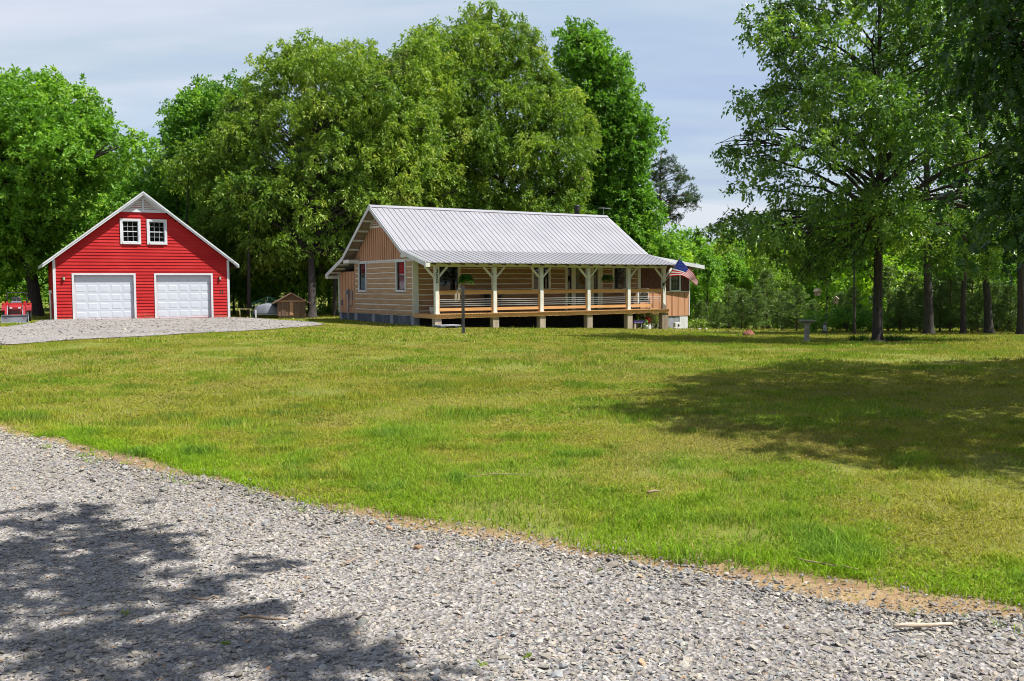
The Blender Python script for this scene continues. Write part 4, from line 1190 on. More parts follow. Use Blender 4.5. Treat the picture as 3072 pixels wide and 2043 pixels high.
def build_grass():
    g = np.random.default_rng(5)
    GH = [hw(0, 0)[:2], hw(18.3, 0)[:2], hw(18.3, 6)[:2], hw(12, 9.3)[:2], hw(0, 9.3)[:2]]
    house_poly = np.array([hw(-.0, .0)[:2], hw(0, -2.2)[:2], hw(14.6, -2.2)[:2], hw(14.6, 0)[:2], hw(18.3, 0)[:2], hw(18.3, 9)[:2], hw(0, 9.3)[:2]])
    gp = lambda u, v: G0 + GU * u + GV * v
    gar_poly = np.array([gp(0, 0), gp(9.2, 0), gp(9.2, 8.2), gp(0, 8.2)])
    tufts = []
    for (px, py, w, h) in ((1000, 890, 130, 14), (1120, 885, 90, 10), (700, 945, 110, 16), (440, 960, 80, 14), (560, 975, 80, 14), (1050, 962, 90, 10), (880, 1012, 90, 14), (640, 1015, 70, 12), (300, 1045, 90, 12), (420, 1040, 60, 14), (820, 920, 60, 9), (1340, 892, 50, 6), (1210, 820, 30, 4), (150, 810, 80, 5), (600, 830, 60, 5), (940, 1030, 60, 9), (560, 1050, 70, 9), (800, 1105, 60, 12), (1180, 1020, 60, 8), (1390, 1175, 16, 9), (1000, 1120, 50, 10), (200, 1000, 120, 12), (60, 965, 70, 8), (1580, 1155, 30, 10)):
        c = on_ground(px * S23, py * S23)[:2]; e1 = on_ground((px + w) * S23, py * S23)[:2]; e2 = on_ground(px * S23, (py - h) * S23)[:2]
        tufts.append((c, abs(e1[0] - c[0]), abs(e2[1] - c[1])))
    V = []; FA = []; CO = []; off = 0
    def patch(x, y):
        t = np.zeros_like(x)
        wx = (fbm(x, y, 1.2, 71) - .5) * 1.6; wy = (fbm(x, y, 1.2, 81) - .5) * 1.6
        for c, rx, ry in tufts:
            d = ((x + wx * .7 - c[0]) / rx) ** 2 + ((y + wy * .7 - c[1]) / ry) ** 2
            t = np.maximum(t, np.exp(-d * 1.1))
        return t
    def emit(n, xr, yr, hmul, wbase, segs, kind='blade'):
        nonlocal off
        x = g.uniform(*xr, n); y = g.uniform(*yr, n)
        k = (np.abs(x) < np.where(y > 18, .68 * y + 2, .60 * y + 1.6)); x, y = x[k], y[k]
        le = le_(x) + (fbm(x, y, .5, 210) - .5) * .40
        s = y - le
        k = (s > 0) | (g.random(len(x)) < np.exp(np.minimum(s, 0) / .10) * .22) | ((fbm(x, y, .3, 215) > .66) & (g.random(len(x)) < .25))
        k &= (y > GRAVEL_EDGE(x) - .25) & (s > -.75)
        k &= ~in_poly(x, y, PAD) | (g.random(len(x)) < .002)
        k &= ~in_poly(x, y, house_poly); k &= ~in_poly(x, y, gar_poly)
        bare = fbm(x, y, 1.6, 301)
        if kind == 'weed':
            k &= g.random(len(x)) < np.clip((fbm(x, y, .8, 330) - .45) * 6, .03, 1)
        else:
            k &= g.random(len(x)) < np.clip(1.25 - np.clip(bare - .54, 0, 1) * 4.5, .22, 1)
        x, y, s = x[k], y[k], s[k]
        n = len(x)
        pt = patch(x, y) * (fbm(x, y, .5, 11) > .33)
        pt = np.maximum(pt, np.clip((fbm(x, y, .5, 17) - .61) * 8, 0, .6))
        edge = np.exp(-np.clip(s, 0, 9) / .75) * np.clip(fbm(x, y, 1.6, 55) * 3.2 - .65, 0, 1.3)
        big = fbm(x, y, 5.0, 91); med = fbm(x, y, 1.1, 95); fine = fbm(x, y, .35, 98)
        green = np.clip((big - .5) * 2.2 + (med - .5) * 2.6 + (fine - .5) * 2.6 + .36 + edge * .9 - np.clip((y - 16) / 40, 0, .22), 0, 1)
        brown = np.clip((fbm(x, y, 2.4, 351) - .56) * 5, 0, 1) * (1 - np.clip(pt + edge, 0, 1))
        h = (.014 + .018 * green + .018 * g.random(n) + .065 * pt * g.uniform(.4, 1.2, n) + .026 * np.clip(edge, 0, 1) * g.random(n)) * hmul
        tall = g.random(n) < .008; h = np.where(tall, h * 2.4, h)
        straw = (g.random(n) < (.26 - .18 * green + .22 * brown) * (1 - np.clip(pt + edge, 0, .9)))
        c0 = np.array([.318, .315, .028]); c1 = np.array([.200, .305, .018]); cs = np.array([.42, .34, .11]); ct = np.array([.095, .205, .032])
        ce = np.array([.200, .345, .012]); cbz = np.array([.27, .20, .055])
        col = c0 + (c1 - c0) * green[:, None]
        col = col + (cbz - col) * (brown * .4)[:, None]
        col = col + (ce - col) * np.clip(edge, 0, 1)[:, None] * .85
        col = col + (ct - col) * (np.clip(pt * 1.1, 0, 1) * np.clip((fbm(x, y, .28, 19) - .30) * 3.2, .15, 1))[:, None] * .72
        col = col * (1 + .10 * np.clip((17 - y) / 6, 0, 1))[:, None]
        col = np.where(straw[:, None], cs, col) * g.uniform(.62, 1.30, (n, 1))
        a = g.uniform(0, 6.28, n); lean = np.abs(g.normal(.2, .75, n)) + .15
        UPV = np.array([0, 0, 1.0])
        D = np.stack([np.cos(a), np.sin(a), np.zeros(n)], -1)
        if kind == 'weed':
            L = g.uniform(.012, .03, n) * hmul; el = g.uniform(.05, .7, n)
            A = np.stack([np.cos(a) * np.cos(el), np.sin(a) * np.cos(el), np.sin(el)], -1)
            Nn = unit(np.stack([g.normal(0, .45, n), g.normal(0, .45, n), np.ones(n)], -1))
            P = np.stack([x, y, tz(x, y) + g.uniform(.002, .03, n)], -1)
            v, f = leaf_arrays(P, A, Nn, L, L * g.uniform(.45, .8, n))
            f3 = np.concatenate([f[:, [0, 1, 2]], f[:, [0, 2, 3]]], 1).reshape(-1, 3) + off
            off += 4 * n; V.append(v); FA.append(f3); CO.append(np.repeat(np.concatenate([np.minimum(col * .72, .26), np.ones((n, 1))], 1), 2, 0)); return
        b = a + g.uniform(-1.4, 1.4, n); Sd = np.stack([-np.sin(b), np.cos(b), np.zeros(n)], -1)
        w = (wbase * g.uniform(.6, 1.4, n) * (1 + .35 * pt))[:, None]
        B = np.stack([x, y, tz(x, y) - .004], -1)
        hh = h[:, None]; ln = lean[:, None]
        up = 1 / np.sqrt(1 + ln * ln)
        if segs == 2:
            m = B + UPV * hh * (.62 * up + .08) + D * hh * .40 * ln * up; tp = m + UPV * hh * (.55 * up - .16 * np.minimum(ln, 1.4)) + D * hh * (.30 + .62 * np.minimum(ln, 1.5)) 
            v = np.stack([B - Sd * w * .5, B + Sd * w * .5, m + Sd * w * .42, m - Sd * w * .42, tp], 1).reshape(-1, 3)
            base = np.arange(n)[:, None] * 5 + off
            f = np.concatenate([base + np.array([[0, 1, 2]]), base + np.array([[0, 2, 3]]), base + np.array([[3, 2, 4]])], 1).reshape(-1, 3)
            off += 5 * n; rep = 3
        else:
            tp = B + UPV * hh * (up * 1.1) + D * hh * 1.0 * ln * up
            v = np.stack([B - Sd * w * .5, B + Sd * w * .5, tp], 1).reshape(-1, 3)
            f = (np.arange(n)[:, None] * 3 + off + np.array([[0, 1, 2]]))
            off += 3 * n; rep = 1
        V.append(v); FA.append(f); CO.append(np.repeat(np.concatenate([col, np.ones((n, 1))], 1), rep, 0))
    emit(700000, (-9, 9), (3.8, 11), 1.0, .0048, 2)
    emit(260000, (-9, 9), (3.8, 11), 1.0, .0048, 2, 'weed')
    emit(420000, (-12, 12), (11, 18), 1.1, .0085, 1)
    emit(90000, (-12, 12), (11, 18), 1.5, .0085, 1, 'weed')
    emit(470000, (-23, 23), (18, 30), 1.25, .015, 1)
    emit(370000, (-36, 36), (30, 50), 1.5, .03, 1)
    emit(80000, (-44, 46), (50, 66), 1.7, .06, 1)
    me = fast_mesh('grass', np.concatenate(V), np.concatenate(FA), color=np.concatenate(CO))
    m, nt, out = nodes_of('grass_blade')
    a = N(nt, 'Attribute', attribute_name='col')
    p = N(nt, 'BsdfPrincipled'); p.inputs['Roughness'].default_value = .55; p.inputs['Specular IOR Level'].default_value = .10
    nt.links.new(a.outputs['Color'], p.inputs['Base Color'])
    t = N(nt, 'BsdfTranslucent'); nt.links.new(a.outputs['Color'], t.inputs['Color'])
    mx = N(nt, 'MixShader'); mx.inputs[0].default_value = .35
    nt.links.new(p.outputs[0], mx.inputs[1]); nt.links.new(t.outputs[0], mx.inputs[2]); nt.links.new(mx.outputs[0], out.inputs[0])
    me.materials.append(m)
    tag(link(bpy.data.objects.new('grass', me)), 'short patchy green and straw coloured lawn grass', 'grass', kind='stuff')

# ------------------------------------------------------------------ things about the yard
def gpos(X, Y, z0=-.15):
    z = z0
    for _ in range(12):
        p = on_ground(X, Y, z)
        if X > 2130 and not 0 < p[1] < 46.5: p = at(X, Y, 46.5)          # stay on this side of the crest
        z = float(tz(p[0], p[1]))
    return np.array([p[0], p[1], z])

def build_props():
    # lamp post / sign post
    p = gpos(1390, 1000)
    e = empty('yard_post', p, HRZ * .3, 'black square post with a slatted lantern hanging from its arm', 'post')
    b = MB(); b.box(-.06, .06, -.06, .06, -.3, 1.93); b.box(-.075, .075, -.075, .075, -.05, .04); b.build('post', M['black_wood'], e, bevel=.008)
    b = MB(); b.tube([(-.06, 0, 1.80), (-.14, 0, 1.84), (-.22, 0, 1.80), (-.24, 0, 1.72)], .012, 8); b.box(-.075, -.06, -.03, .03, 1.68, 1.86); b.build('hook_arm', M['steel'], e)
    b = MB(); b.box(-.34, -.13, -.09, .09, 1.64, 1.67); b.prism([(-.30, 1.671), (-.17, 1.671), (-.235, 1.73)], 'y', -.06, .06)
    lan = b.build('hanging_lantern', M['old_wood'], e)
    b = MB()
    for x, y in ((-.325, -.075), (-.27, -.08), (-.20, -.08), (-.145, -.075), (-.325, .075), (-.235, .08), (-.145, .075)):
        b.box(x - .014, x + .014, y - .01, y + .01, 1.37, 1.639)
    b.box(-.335, -.135, -.085, .085, 1.35, 1.369)
    b.build('slat', M['drift'], lan)
    b = MB(); b.tube([(.0, -.065, -.02), (-.05, -.09, .18), (.02, -.075, .30), (.05, -.065, .2)], .006, 5); b.build('wire', M['steel'], e)
    # birdbath
    p = gpos(2420, 1026)
    e = empty('birdbath', p, 0, 'weathered concrete birdbath standing left of the pole with birdhouses', 'birdbath'); e.scale = (1.22, 1.22, 1.22)
    b = MB(); b.lathe([(.14, -.1), (.14, .03), (.105, .06), (.085, .12), (.08, .35), (.078, .5), (.09, .56), (.11, .585), (.11, .60)], 20); b.build('pedestal', M['concrete'], e, True)
    b = MB(); b.lathe([(.11, .601), (.18, .625), (.255, .665), (.27, .69), (.27, .705), (.245, .70), (.20, .665), (.10, .645)], 26); b.build('bowl', M['concrete'], e, True)
    # pole with feeder
    p = gpos(2478, 1036)
    k = p[1] / F
    e = empty('feeder_pole', p, 0, 'thin dark shepherd pole with hooked arms among the oak leaves', 'pole')
    H = 190 * k
    b = MB(); b.tube([(0, 0, -.2), (0, 0, H)], .012, 8)
    b.tube([(0, 0, H - .02), (.06, 0, H + .07), (.18, 0, H + .10), (.30, 0, H + .02), (.31, 0, H - .06)], .008, 6); b.tube([(0, 0, H - .02), (-.06, 0, H + .1), (-.18, 0, H + .15), (-.30, 0, H + .07), (-.31, 0, H)], .008, 6)
    b.tube([(0, 0, .75), (-.10, 0, .78)], .008, 5)
    b.build('pole', M['black'], e)
    q = p + np.array([-.03, -.02, 0])
    f = empty('seed_feeder', q + np.array([-.03, 0, .42]), 0, 'small dark tube feeder on the thin pole', 'feeder')
    b = MB(); b.lathe([(.05, .05), (.055, .06), (.055, .28), (.04, .285)], 12); b.build('tube', M['grey_plastic'], f, True)
    b = MB(); b.lathe([(.09, 0), (.10, .02), (.095, .045), (.05, .049)], 14); b.build('tray', M['black'], f, True)
    b = MB(); b.lathe([(.075, .286), (.06, .33), (.01, .36)], 14); b.build('cap', M['black'], f, True)
    for (dx, zz, rz, lab) in ((-.31, (1036 - 888) * k, .5, 'higher wooden birdhouse hanging left of the thin pole'), (.31, (1036 - 911) * k, -.45, 'lower wooden birdhouse hanging right of the thin pole')):
        f = empty('birdhouse', p + np.array([dx, 0, zz]), rz, lab, 'birdhouse', 'birdhouses hanging from the pole')
        b = MB(); b.prism([(-.065, 0), (.065, 0), (.065, .17), (0, .225), (-.065, .17)], 'y', -.07, .07); b.build('box', M['old_wood'], f)
        b = MB(); b.slab((-.10, -.10, .165), (0, -.10, .25), (0, .10, .25), (-.10, .10, .165), .014); b.slab((.001, -.10, .25), (.10, -.10, .165), (.10, .10, .165), (.001, .10, .25), .014); b.build('roof', M['drift'], f)
        b = MB(); b.lathe([(.022, -.0712), (.022, -.074)], 12, (0, 0, .12), 'y'); b.build('entrance_hole', M['dark'], f)
        b = MB(); b.tube([(0, 0, .24), (0, 0, .48)], .003, 4); b.build('wire', M['black'], f)
    # hanging ferns under the porch beam
    for (px, py, v, lab, s, sd) in ((1398, 832, -2.0, 'full green fern in a hanging basket behind the black post', 1.0, 3), (1822, 832, -1.7, 'sparser dark green hanging fern near the porch door', .9, 4)):
        d = ray(px, py); O = H0 + HV * v; t = float((O @ HV) / (d[:2] @ HV)); P = np.array([0, 0, HC]) + d * t
        e = empty('hanging_fern', P, 0, lab, 'hanging plant', 'ferns hanging from the porch')
        b = MB(); b.lathe([(.10, -.14), (.15, -.02), (.155, 0), (.13, 0)], 16); b.build('pot', M['terracotta'], e, True)
        b = MB()
        for a in (0, 2.1, 4.2): b.tube([(.14 * math.cos(a), .14 * math.sin(a), 0), (0, 0, .45)], .003, 4)
        b.tube([(0, 0, .45), (0, 0, max(.47, 2.59 - P[2]))], .004, 4); b.build('hanger', M['black'], e)
        g = np.random.default_rng(sd); n = 190 if sd == 3 else 120; Ps = []; As = []; Ns = []; Ts = []
        for _ in range(n):
            a = g.uniform(0, 6.28); el = g.uniform(.05, 1.5); L = g.uniform(.26, .42) * s
            tt = np.linspace(.05, 1, 22); o = np.stack([np.cos(a) * tt * L * math.cos(el * .6), np.sin(a) * tt * L * math.cos(el * .6), tt * L * math.sin(el) * 1.1 - (tt ** 2) * L * .95], -1)
            dr = unit(np.gradient(o, axis=0)); sd_ = unit(np.cross(dr, [0, 0, 1]))
            for sg in (-1, 1):
                Ps.append(o); As.append(unit(sd_ * sg + dr * .5)); Ns.append(np.tile([0, 0, 1.0], (22, 1)) + g.normal(size=(22, 3)) * .3); Ts.append(np.clip(g.normal(.5, .2, 22), 0, 1))
        P_, A_, N_, T_ = map(np.concatenate, (Ps, As, Ns, Ts))
        v_, f_ = leaf_arrays(P_, A_, unit(N_), np.full(len(P_), .075 * s), np.full(len(P_), .032))
        me = fast_mesh('fronds', v_, f_, T_); me.materials.append(M['leaf_fern']); link(bpy.data.objects.new('fronds', me), e)
    build_flag()
    # gas grill on the porch
    P = hw(4.1, -.75, .346)
    e = empty('gas_grill', P, HRZ, 'black gas grill against the log wall on the porch', 'grill')
    b = MB(); b.box(-.33, .33, -.25, .25, .08, .72); b.build('cabinet', M['black'], e, bevel=.01)
    b = MB(); b.box(-.36, .36, -.27, .27, .721, .88); b.build('firebox', M['black'], e)
    b = MB(); b.prism([(-.27, .881), (.27, .881), (.25, 1.06), (.10, 1.14), (-.14, 1.12), (-.25, 1.02)], 'x', -.35, .35); lid = b.build('lid', M['steel'], e)
    b = MB(); b.tube([(-.28, -.27, .97), (-.28, -.32, .97), (.28, -.32, .97), (.28, -.27, .97)], .012, 6); b.build('handle', M['cable'], lid)
    for s in (-1, 1):
        b = MB(); b.box(s * .37 - (.25 if s < 0 else 0), s * .37 + (.25 if s > 0 else 0), -.24, .24, .85, .88); b.build('side_shelf', M['black'], e)
    for x in (-.28, .28):
        b = MB(); b.lathe([(.07, -.025), (.08, -.02), (.08, .02), (.07, .025)], 14, (x, 0, .08), 'x'); b.build('wheel', M['tyre'], e)
    # flower pot at the left end of the deck
    P = hw(.42, -1.25, .346)
    e = empty('flower_pot', P, 0, 'round white flower pot on the left end of the porch deck', 'flower pot')
    b = MB(); b.lathe([(.12, 0), (.17, .18), (.185, .27), (.20, .275), (.20, .30), (.175, .30), (.16, .26)], 22); b.build('pot', M['block'], e, True)
    b = MB(); b.lathe([(.155, .255), (.02, .262)], 16); b.build('soil', M['dark_wood'], e)
    # wreath on the door
    P = hw(10.39, -.05, 1.98)
    e = empty('door_wreath', P, HRZ, 'wreath of golden dried flowers on the porch door', 'wreath')
    b = MB(); ring = [(.20 * math.cos(a), -.02, .20 * math.sin(a)) for a in np.linspace(0, 2 * math.pi, 25)]; b.tube(ring, .035, 8, caps=False); b.build('ring', M['dark_wood'], e, True)
    g = np.random.default_rng(8); n = 420; a = g.uniform(0, 6.28, n); r = .20 + g.normal(0, .045, n)
    Pp = np.stack([r * np.cos(a), -.05 + g.normal(0, .02, n), r * np.sin(a)], -1); A = unit(np.stack([np.cos(a), -.5 * np.ones(n), np.sin(a)], -1) + g.normal(size=(n, 3)) * .6)
    v_, f_ = leaf_arrays(Pp, A, unit(g.normal(size=(n, 3))), np.full(n, .07), np.full(n, .035)); me = fast_mesh('flowers', v_, f_); me.materials.append(M['gold']); link(bpy.data.objects.new('flowers', me), e)
    # rocking chairs at the right end of the porch
    def chair(u, v, rz, label, m, cush):
        e = empty('porch_chair', hw(u, v, .346), HRZ + rz, label, 'chair', 'chairs at the right end of the porch')
        b = MB(); b.box(-.27, .27, -.24, .24, .36, .40); b.build('seat', M[m], e)
        b = MB()
        for x in np.linspace(-.24, .24, 6): b.bar((x, .23, .41), (x, .40, 1.06), .05, .02, up=(0, 1, 0))
        b.bar((-.29, .405, 1.09), (.29, .405, 1.09), .03, .09); b.build('backrest', M[m], e)
        for x in (-.27, .27):
            for y, top in ((-.22, .58), (.24, .40)):
                b = MB(); b.bar((x, y, .05), (x, y, top), .045); b.build('leg', M[m], e)
            b = MB(); b.box(x - .04, x + .04, -.28, .32, .581, .605); b.build('armrest', M[m], e)
            b = MB(); b.tube([(x, -.40, .07), (x, -.1, .015), (x, .25, .02), (x, .55, .10)], .022, 6); b.build('rocker', M[m], e)
        b = MB(); b.box(-.22, .22, .10, .22, .42, .90); b.build('cushion', M[cush], e, bevel=.04)
        b = MB(); b.box(-.24, .24, -.22, .09, .401, .47); b.build('seat_cushion', M[cush], e, bevel=.025)
    chair(13.15, -.85, .5, 'white rocking chair with teal cushion beside the wall under the third window', 'white_dirty', 'teal')
    chair(13.95, -1.0, -.6, 'white rocking chair with patterned cushion nearest the porch corner', 'white', 'floral')
    # things under the porch
    P = hw(12.75, -1.95)
    e = empty('planter_stand', P, HRZ, 'purple trough planter on wooden legs at the foot of the porch', 'planter')
    b = MB(); b.box(-.45, .45, -.12, .12, .30, .47); b.build('trough', M['purple'], e, bevel=.02)
    for x in (-.35, .35):
        b = MB(); b.box(x - .06, x + .06, -.1, .1, -.1, .299); b.build('leg', M['pier'], e)
    P = hw(13.45, -1.9)
    e = empty('red_bucket', P + np.array([0, 0, .0]), 0, 'red bucket stood on a white stool under the porch corner', 'bucket')
    b = MB(); b.lathe([(.12, .28), (.16, .62), (.17, .63), (.15, .63), (.11, .30)], 18); b.build('bucket', M['pot_red'], e, True)
    b = MB(); b.lathe([(.15, -.08), (.14, .26), (.16, .27), (.16, .279)], 16); b.build('stool', M['block'], e)
    P = hw(13.05, -2.15)
    e = empty('white_flower_pot', P, 0, 'small white pot of greenery on the grass under the porch', 'flower pot')
    b = MB(); b.lathe([(.08, -.05), (.11, .16), (.12, .2), (.10, .2)], 16); b.build('pot', M['block'], e, True)
    gp_ = np.random.default_rng(4); me = crown_mesh('foliage', [(np.array([0, 0, .32]), np.array([.13, .13, .12]))], gp_, (.09, .045), 90, 8, .08, .2); me.materials.append(M['leaf_a']); link(bpy.data.objects.new('foliage', me), e)
    # step under the left end
    P = hw(.55, -2.75)
    e = empty('entry_step', P, HRZ, 'low grey slab step on blocks at the left end of the porch', 'step')
    b = MB(); b.box(-.62, .45, -.18, .55, .10, .15); b.build('slab', M['grey_block'], e)
    for x in (-.45, .28):
        b = MB(); b.box(x - .1, x + .1, -.1, .45, -.12, .099); b.build('block', M['grey_block'], e)
    P = hw(18.0, -.45)
    e = empty('white_block', hw(17.0, -.35), HRZ, 'white painted concrete block leaning by the foundation of the shingled end', 'block')
    b = MB(); b.box(-.2, .2, -.1, .1, -.05, .36); b.build('block', M['block'], e, bevel=.01)
    b = MB(); b.lathe([(.07, -.101), (.08, -.106), (.05, -.106)], 12, (0.05, 0, .18), 'y'); b.build('hole', M['dark'], e)
    for i in range(7):
        q = hw(16.4 + i * .42 + random.uniform(-.1, .1), -.75 + random.uniform(-.15, .15))
        e = rock(q, random.uniform(.09, .15), 40 + i, 'rough grey edging stone by the flower bed at the right end of the house', 'edging stones')
    # little board shed, frame and tarp trailer left of the house
    P = gpos(878, 956)
    e = empty('pump_shed', P, .25, 'low brown board shed with gable roof at the edge of the trees', 'shed')
    b = MB(); b.box(-.85, .75, 0, 1.9, .16, .98); b.prism([(-.85, .981), (.75, .981), (-.05, 1.42)], 'y', 0, 1.9)
    x = -.80
    while x < .72:
        b.box(x, x + .04, -.02, -.001, .17, .95); x += .2
    b.build('wall', M['shed_wood'], e)
    b = MB(); b.slab((-1.12, -.25, .90), (-.05, -.25, 1.50), (-.05, 2.1, 1.50), (-1.12, 2.1, .90), .05); b.slab((-.049, -.25, 1.50), (1.02, -.25, .90), (1.02, 2.1, .90), (-.049, 2.1, 1.50), .05); b.build('roof', M['shed_wood'], e)
    b = MB(); b.box(-.8, .7, -.03, 0, .98, 1.06); b.box(-.14, .04, -.025, -.021, .2, .95); b.build('trim', M['batten'], e)
    b = MB(); b.box(-.8, .7, .1, .3, -.1, .159); b.box(-.8, .7, 1.5, 1.7, -.1, .159); b.build('skid', M['old_wood'], e)
    P = gpos(803, 954)
    e = empty('tarp_trailer', P, .1, 'small trailer under a grey tarp left of the brown shed', 'trailer')
    b = MB()
    prof = [(-.75, .30), (-.70, .55), (-.45, .78), (.0, .84), (.5, .76), (.72, .55), (.78, .28)]
    n = len(prof); vs = []; 
    for j, yy in enumerate((-.55, -.45, .3, 1.0, 1.15)):
        sc = (.86, 1, 1.04, 1, .8)[j]
        vs += [(x * sc, yy, .25 + (z - .25) * sc + (.02 if i % 2 else -.01)) for i, (x, z) in enumerate(prof)]
    fs = [(j * n + i, j * n + i + 1, (j + 1) * n + i + 1, (j + 1) * n + i) for j in range(4) for i in range(n - 1)] + [tuple(range(n)), tuple(4 * n + i for i in range(n - 1, -1, -1))]
    b.add(vs, fs); b.build('tarp', M['grey_plastic'], e, True)
    b = MB(); b.box(-.70, .70, -.4, 1.05, .20, .245); b.build('bed', M['steel'], e)
    for x in (-.78, .78):
        b = MB(); b.lathe([(.10, -.06), (.22, -.06), (.24, -.03), (.24, .03), (.22, .06), (.10, .06)], 18, (x, .35, .22), 'x'); b.build('wheel', M['tyre'], e)
    b = MB(); b.box(-.62, -.54, -.62, -.57, -.05, .5); b.build('jack_leg', M['block'], e)
    P = gpos(792, 952)
    e = empty('canopy_frame', P + np.array([0, .9, 0]), .1, 'bare green and white tube frame of a canopy behind the grey tarp', 'frame')
    b = MB()
    c4 = [(-.85, -.5, .85), (.75, -.5, .85), (.85, .8, .95), (-.75, .8, .95)]
    for i in range(4):
        b.tube([c4[i], c4[(i + 1) % 4]], .022, 6); b.tube([c4[i], (0, .1, 1.22)], .022, 6); b.tube([c4[i], (c4[i][0], c4[i][1], -.1)], .02, 6)
    b.build('roof_frame', M['green_metal'], e)
    b = MB(); b.tube([(-.85, -.52, .70), (.75, -.52, .72)], .02, 6); b.tube([(0, .1, 1.22), (0, -.5, .72)], .018, 6); b.build('brace', M['block'], e)
    P = gpos(735, 953)
    e = empty('sawhorse', P, .4, 'old yellow sawhorse beside a trunk left of the tarp trailer', 'sawhorse')
    b = MB(); b.bar((-.35, 0, .52), (.35, 0, .52), .06, .10); b.build('beam', M['yellow'], e)
    for x in (-.3, .3):
        for y in (-.22, .22):
            b = MB(); b.bar((x, y * .15, .50), (x, y, -.05), .04); b.build('leg', M['yellow'], e)
    build_tractor()
    # red-brown heaps at the lawn edge
    for i, (px, py, s, lab) in enumerate(((2247, 986, .27, 'low heap of red brown mulch at the far lawn edge'),)):
        q = gpos(px, py); g = np.random.default_rng(i)
        e = empty('mulch_heap', q, 0, lab, 'heap'); b = MB(); b.lathe([(s * 1.3, -.06), (s * 1.1, .08), (s * .7, .2), (s * .25, .28), (.02, .29)], 18)
        b.v = [(x + g.normal() * .03, y * .7 + g.normal() * .03, z + g.normal() * .02) for x, y, z in b.v]; b.build('heap', M['redearth'], e, True)
    # sticks lying about
    def stick(px, py, L, r, rz, m, label, seed, n=6):
        g = np.random.default_rng(seed); q = gpos(px, py, 0)
        pts = [(-L / 2 + L * i / (n - 1), g.normal() * L * .03, r * 1.2 + .008 + abs(g.normal()) * .006) for i in range(n)]
        b = MB(); b.tube(pts, [r * (.7 + .5 * math.sin(math.pi * (i + .6) / n)) * (1 - .35 * i / n) for i in range(n)], 7)
        if L > .25: b.tube([pts[2], (pts[2][0] + L * .14, pts[2][1] + L * .12, pts[2][2] + .01)], [r * .6, r * .3], 5)
        o = b.build('stick', M[m], None, True, loc=tuple(q + np.array([0, 0, .02])), rz=rz); tag(o, label, 'stick', 'sticks lying on the ground')
    stick(2770, 1903, .29, .011, .12, 'drift', 'thick pale barkless piece of wood on the gravel at the right', 1)
    stick(790, 1880, .24, .008, -.08, 'stick', 'brown forked stick on shaded gravel left of the middle', 2)
    stick(615, 1817, .16, .006, -.05, 'stick', 'short brown stick on the gravel by the leaf shadows', 3)
    stick(208, 1858, .10, .005, .9, 'stick', 'small dark stick upright in the gravel shadow far left', 4)
    stick(2480, 1712, .36, .005, -.7, 'stick', 'thin twig lying on the dirt edge of the grass', 5)
    stick(1490, 1437, .62, .0035, .05, 'stick', 'long thin twig in the middle of the lawn', 6)
    stick(1960, 1490, .12, .009, .5, 'stick', 'stubby brown stick in the near lawn', 7)
    stick(1050, 1700, .22, .004, .9, 'stick', 'thin grey twig on the gravel near the grass edge', 8)
    # weeds in the gravel
    for i, (px, py, s) in enumerate(((666, 1940, .05), (380, 1850, .045), (1590, 1985, .05), (1800, 1720, .05), (2740, 1850, .06), (1440, 2005, .045))):
        q = gpos(px, py, 0)
        shrub('gravel_weed', ('tiny bright green weed sprouting in the shaded gravel', 'tiny green weed beside the leaf shadow at far left', 'tiny tuft of grass in the bottom gravel', 'small green weed on the gravel near the dirt strip', 'small weed behind the pale wood piece', 'tiny yellow green weed at the bottom of the gravel')[i], 'weed', q, s * .6, s * .45, 60 + i, 'leaf_lime', (.020, .010), 1500, 4, 'weeds growing in the gravel', lobes=3, stems=False)

def rock(q, s, seed, label, group):
    g = np.random.default_rng(seed); b = MB()
    b.lathe([(s * .8, -s * .3), (s, 0), (s * .9, s * .3), (s * .5, s * .55), (.01, s * .6)], 9)
    b.v = [(x * (1 + g.normal() * .12), y * .8 * (1 + g.normal() * .12), z + g.normal() * s * .06) for x, y, z in b.v]
    o = b.build('edging_stone', M['stone'], None, loc=tuple(q), rz=g.uniform(0, 6)); return tag(o, label, 'stone', group)

